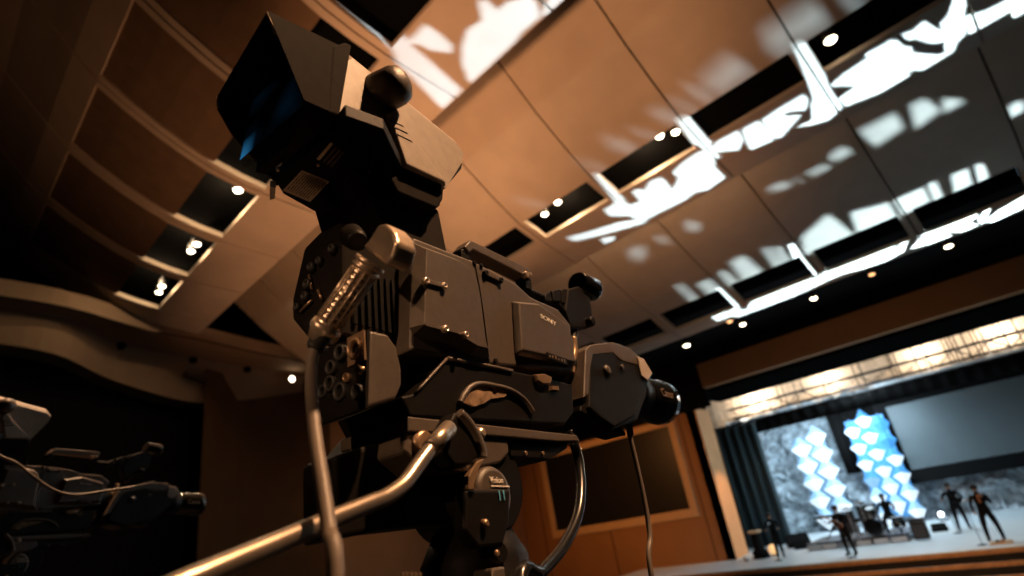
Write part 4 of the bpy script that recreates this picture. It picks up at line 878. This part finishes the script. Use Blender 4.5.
p = q(483, 524, 0, -.494); bm = bmesh.new(); lathe(bm, p, p+Vector((.008, 0, 0)), [(0, .006), (.7, .0055), (1, .003)], 14); tpart('drag_screw', bm, tanm, bd)
bm = bmesh.new(); lathe(bm, (-.575, .66, .03), (-.575, .66, -.22), [(0, .055), (.15, .075), (.45, .08), (.5, .088), (.62, .088), (.66, .07), (.9, .06), (1, .03)], 40); bw = tpart('pan_base', bm, blk, trip)
p = q(497, 553, 0, -.505); bm = bmesh.new(); lathe(bm, p-Vector((.02, 0, 0)), p+Vector((.008, 0, 0)), [(0, .016), (.7, .016), (1, .012)], 18); tpart('pan_lock', bm, blk, bw)
p = q(496, 553, 0, -.496); bm = bmesh.new(); lathe(bm, p, p+Vector((.004, 0, 0)), [(0, .004), (1, .003)], 10); tpart('lock_screw', bm, tanm, bw)
bm = bmesh.new(); A = PX('493,568 505,566 507,585 494,585', 0, -.495); loft(bm, [(-.53, v.y, v.z) for v in A], [(-.495, v.y, v.z) for v in A]); tpart('brake_lever', bm, barm, bw, bevel=.003)
bm = bmesh.new()
for i in range(5): pad(f'{401+i*4.4},572 {403.8+i*4.4},572 {403.8+i*4.4},576 {401+i*4.4},576', -.4955, -.4945, .0002, bm=bm)
tpart('base_print', bm, tanm, bw)
# rosette fin, knob, pan bars
bm = prismR('455,413 459,411.5 463,413 476,432 485,456 478,458 469,465 455,466 445,452 447,428', -.515, -.478, -.478); fn = tpart('bar_clamp', bm, blk, trip, bevel=.004, seg=3)
bm = bmesh.new(); tube(bm, [v for v in PX('459,413 468,423 476,436 481,450 482,458', 0, -.478)], .007, 10); tpart('clamp_fin', bm, grey, fn)
p = q(482, 433, 0, -.492); bm = bmesh.new(); lathe(bm, p-Vector((.014, 0, 0)), p+Vector((.004, 0, 0)), [(0, .006), (.4, .009), (.8, .008), (1, .004)], 16); tpart('clamp_knob', bm, steel, fn)
bm = bmesh.new(); p = q(427, 443, 0, -.50); lathe(bm, p-Vector((.03, 0, 0)), p, [(0, .018), (.8, .018), (1, .014)], 20); tpart('clamp_wheel', bm, tanm, fn)
b0 = q(449, 428, 0, -.475); b1 = q(430, 449, 0, -.468); b2 = q(404, 484, 0, -.462); b3 = q(386, 497, 0, -.458); b4 = q(335, 518, 0, -.45); b5 = q(190, 580, 0, -.43); b6 = q(120, 612, 0, -.425)
bm = bmesh.new(); tube(bm, [b0, b0.lerp(b1, .5), b1], .0105, 18, sub=1); pb = tpart('pan_bar', bm, barm, trip)
bm = bmesh.new(); tube(bm, [b1, b1.lerp(b2, .5), b2, b3, b3.lerp(b4, .3), b4, b4.lerp(b5, .5), b5, b6], .0085, 18); tpart('bar_tube', bm, barm, pb)
c0 = q(372, 476, 0, -.66); c1 = q(322, 514, 0, -.66); c2 = q(296, 529, 0, -.655); c3 = q(225, 562, 0, -.65); c4 = q(160, 592, 0, -.65)
bm = bmesh.new(); tube(bm, [c0, c1, c2, c3, c4], .008, 14); tpart('far_pan_bar', bm, blk, trip)
# legs
for k, ang_ in enumerate((PI/2+.3, PI/2+.3+2*PI/3, PI/2+.3+4*PI/3)):
    bm = bmesh.new(); d = Vector((math.cos(ang_), math.sin(ang_), 0)); t0 = Vector((0, 0, CZ-.22))+d*.05; t1 = d*.42+Vector((0, 0, .03)); sd = Vector((-d.y, d.x, 0))*.022
    for s_ in (-1, 1): cyl(bm, t0+sd*s_, t0.lerp(t1, .62)+sd*s_, .013, n=12)
    cyl(bm, t0.lerp(t1, .5), t1, .014, n=12); box(bm, t0.lerp(t1, .58)-Vector((.03, .03, .02)), t0.lerp(t1, .58)+Vector((.03, .03, .02)))
    lg = link('leg', bm, blk, trip); bm = bmesh.new(); lathe(bm, t1-Vector((0, 0, .03)), t1+Vector((0, 0, .02)), [(0, .03), (.5, .03), (1, .016)], 14); link('rubber_foot', bm, rub, lg)
bm = bmesh.new(); lathe(bm, (0, 0, CZ-.16), (0, 0, CZ-.3), [(0, .07), (.3, .085), (1, .04)], 30); link('bowl', bm, blk, trip)
# ================================================================== CABLES of the near camera
def cable(name, label, pts, r_, mt, base=None, extra=None, cat='cable'):
    w_ = [to_world(p) for p in pts]; base = base or w_[-1]; rt = root(name, base, label, cat); bm = bmesh.new(); tube(bm, [p-base for p in w_], r_, 16); link('cord', bm, mt, rt); return rt, base
f1 = .37
pts = [q(320, 338, 1, .358), q(314, 352, 1, .352), q(311, 372, 1, .345), q(312, 400, 1, .335), q(316, 440, 1, .322), q(322, 480, 1, .31), q(329, 530, 1, .30), q(336, 590, 1, .29)]
end = MROOT @ Vector((pts[-1].x, pts[-1].y, pts[-1].z))
rt, bs_ = cable('camera_cable', 'thick grey cable hanging from the metal connector behind the near camera', pts+[pts[-1]+Vector((.01, -.01, -.25)), pts[-1]+Vector((.0, -.02, -.6)), Vector((pts[-1].x-.02, pts[-1].y-.05, -CZ+.04)), Vector((pts[-1].x-.2, pts[-1].y-.2, -CZ+.045))], .0064, cablem)
def cpart(name, bm, mt, parent=rt, base=bs_, **kw):
    for v in bm.verts: v.co = to_world(v.co)-base
    return link(name, bm, mt, parent, **kw)
# right-angle metal connector
e0 = q(371, 262, 1, .375); e1 = q(326, 327, 1, .36); bm = bmesh.new()
prof = [(0, .0165), (.0, .018), (.05, .0185), (.06, .016), (.09, .016), (.1, .0175), (.13, .0175), (.14, .0145)]
for i in range(9):
    t = .16+i*.085; prof += [(t, .0138), (t+.01, .0148), (t+.065, .0148), (t+.075, .0138)]
prof += [(.95, .0150), (1.0, .0155)]
lathe(bm, e0, e1, prof, 14); cn = cpart('connector_barrel', bm, steel)
bm = bmesh.new(); dd = (e1-e0).normalized(); u_, v_ = frame_of(dd)
for k in range(14):
    a_ = 2*PI*k/14; c = (u_*math.cos(a_)+v_*math.sin(a_))*.0148; tube(bm, [e0.lerp(e1, .16)+c, e0.lerp(e1, .92)+c], .0012, 5, sub=1)
cpart('barrel_ribs', bm, steel, cn)
bm = bmesh.new(); lathe(bm, e1-dd*.004, e1+dd*.018, [(0, .0165), (.3, .0175), (.6, .014), (1, .011)], 20); tube(bm, [e1+u_*.016, e1+u_*.024+dd*.004, e1+u_*.022+dd*.014, e1+u_*.014+dd*.014], .0025, 8); cpart('cable_clamp', bm, steel, cn)
bm = bmesh.new(); A = [q(*p, 1, .372) for p in ((368, 240), (378, 224), (386, 223), (394, 232), (397, 243), (393, 257), (386, 266), (362, 246))]
loft(bm, A, [v+Vector((0, .03, 0)) for v in A]); cpart('elbow', bm, steel, cn, bevel=.004, seg=3)
ec = q(354, 240, 1, .40); bm = bmesh.new(); lathe(bm, q(358, 242, 1, .385), q(352, 236, 1, .41), [(0, .011), (.4, .014), (1, .016)], 24); cpart('lock_ring', bm, blk, cn)
st_ = q(317, 346, 1, .356); bm = bmesh.new(); lathe(bm, st_-dd*.016, st_+dd*.006, [(0, .0095), (.6, .0085), (.62, .0115), (.8, .0115), (1, .008)], 18); cpart('strain_relief', bm, rub, cn)
pts = [q(574, 444, 0, -.54), q(579, 462, 0, -.54), q(581, 490, 0, -.53), q(577, 518, 0, -.52), q(562, 548, 0, -.51), q(541, 572, 0, -.50), q(520, 592, 0, -.49)]
cable('monitor_cable', 'thick glossy black cable looping below the camera plate', [q(570, 432, 0, -.545)]+pts+[Vector((-.45, .55, -.35)), Vector((-.40, .5, -CZ+.06)), Vector((-.2, .4, -CZ+.065))], .0088, cableb)
pts = [q(627, 416, 0, -.54), q(629, 432, 0, -.54), q(636, 462, 0, -.54), q(644, 498, 0, -.54), q(650, 535, 0, -.54), q(653, 585, 0, -.54)]
rt2, b2_ = cable('lens_cable', 'thin cable hanging straight down from the lens grip', pts+[pts[-1]+Vector((0, 0, -.4)), Vector((pts[-1].x, pts[-1].y, -CZ+.06)), Vector((pts[-1].x+.1, pts[-1].y+.2, -CZ+.07))], .0052, cablem)
p = q(626, 413, 0, -.54); bm = bmesh.new(); lathe(bm, p+Vector((0, 0, .02)), p-Vector((0, 0, .05)), [(0, .012), (.35, .012), (.4, .009), (1, .0065)], 16); cpart('plug', bm, rub, rt2, b2_)
p = q(628, 413, 0, -.53); bm = bmesh.new(); lathe(bm, p-Vector((.012, .02, 0)), p+Vector((.004, .03, .0)), [(0, .006), (1, .006)], 12); cpart('plug_collar', bm, tanm, rt2, b2_)
# ================================================================== the second camera, a copy, left of the first
def copy_tree(o, parent=None):
    c = o.copy(); COL.objects.link(c)
    if parent is not None: c.parent = parent; c.matrix_parent_inverse = o.matrix_parent_inverse
    for ch in list(o.children): copy_tree(ch, c)
    return c
CAM2 = dict(off=Vector((-2.49, -.20, .152)), rz=.25)
c2 = copy_tree(cam1); c2['label'] = 'dark broadcast camera at the left edge facing the stage, farther away'
t2 = copy_tree(trip); t2['label'] = 'dark tripod under the farther camera at the left edge'
pv = Matrix.Translation(trip.matrix_world.translation); MV = Matrix.Translation(CAM2['off']) @ pv @ Matrix.Rotation(CAM2['rz'], 4, 'Z') @ pv.inverted()
c2.matrix_world = MV @ cam1.matrix_world
mt = MV @ trip.matrix_world; sc_ = 1+CAM2['off'].z/(CZ+.14); t2.matrix_world = Matrix.Translation((mt.translation.x, mt.translation.y, 0)) @ mt.to_3x3().to_4x4() @ Matrix.Diagonal((1, 1, sc_, 1))
w_ = [at(px, py, 0, -2.62) for px, py, yy in ((-30, 440, .36), (0, 456, .37), (16, 463, .375), (30, 474, .38), (48, 487, .385), (62, 493, .39), (78, 495, .395), (100, 492, .40), (120, 489, .41), (134, 487, .43))]
r = root('headset_cable', w_[4], 'thin tan cable sagging across the farther camera at the left edge', 'cable'); bm = bmesh.new(); tube(bm, [p-w_[4] for p in w_], .005, 10); link('cord', bm, cablem, r)
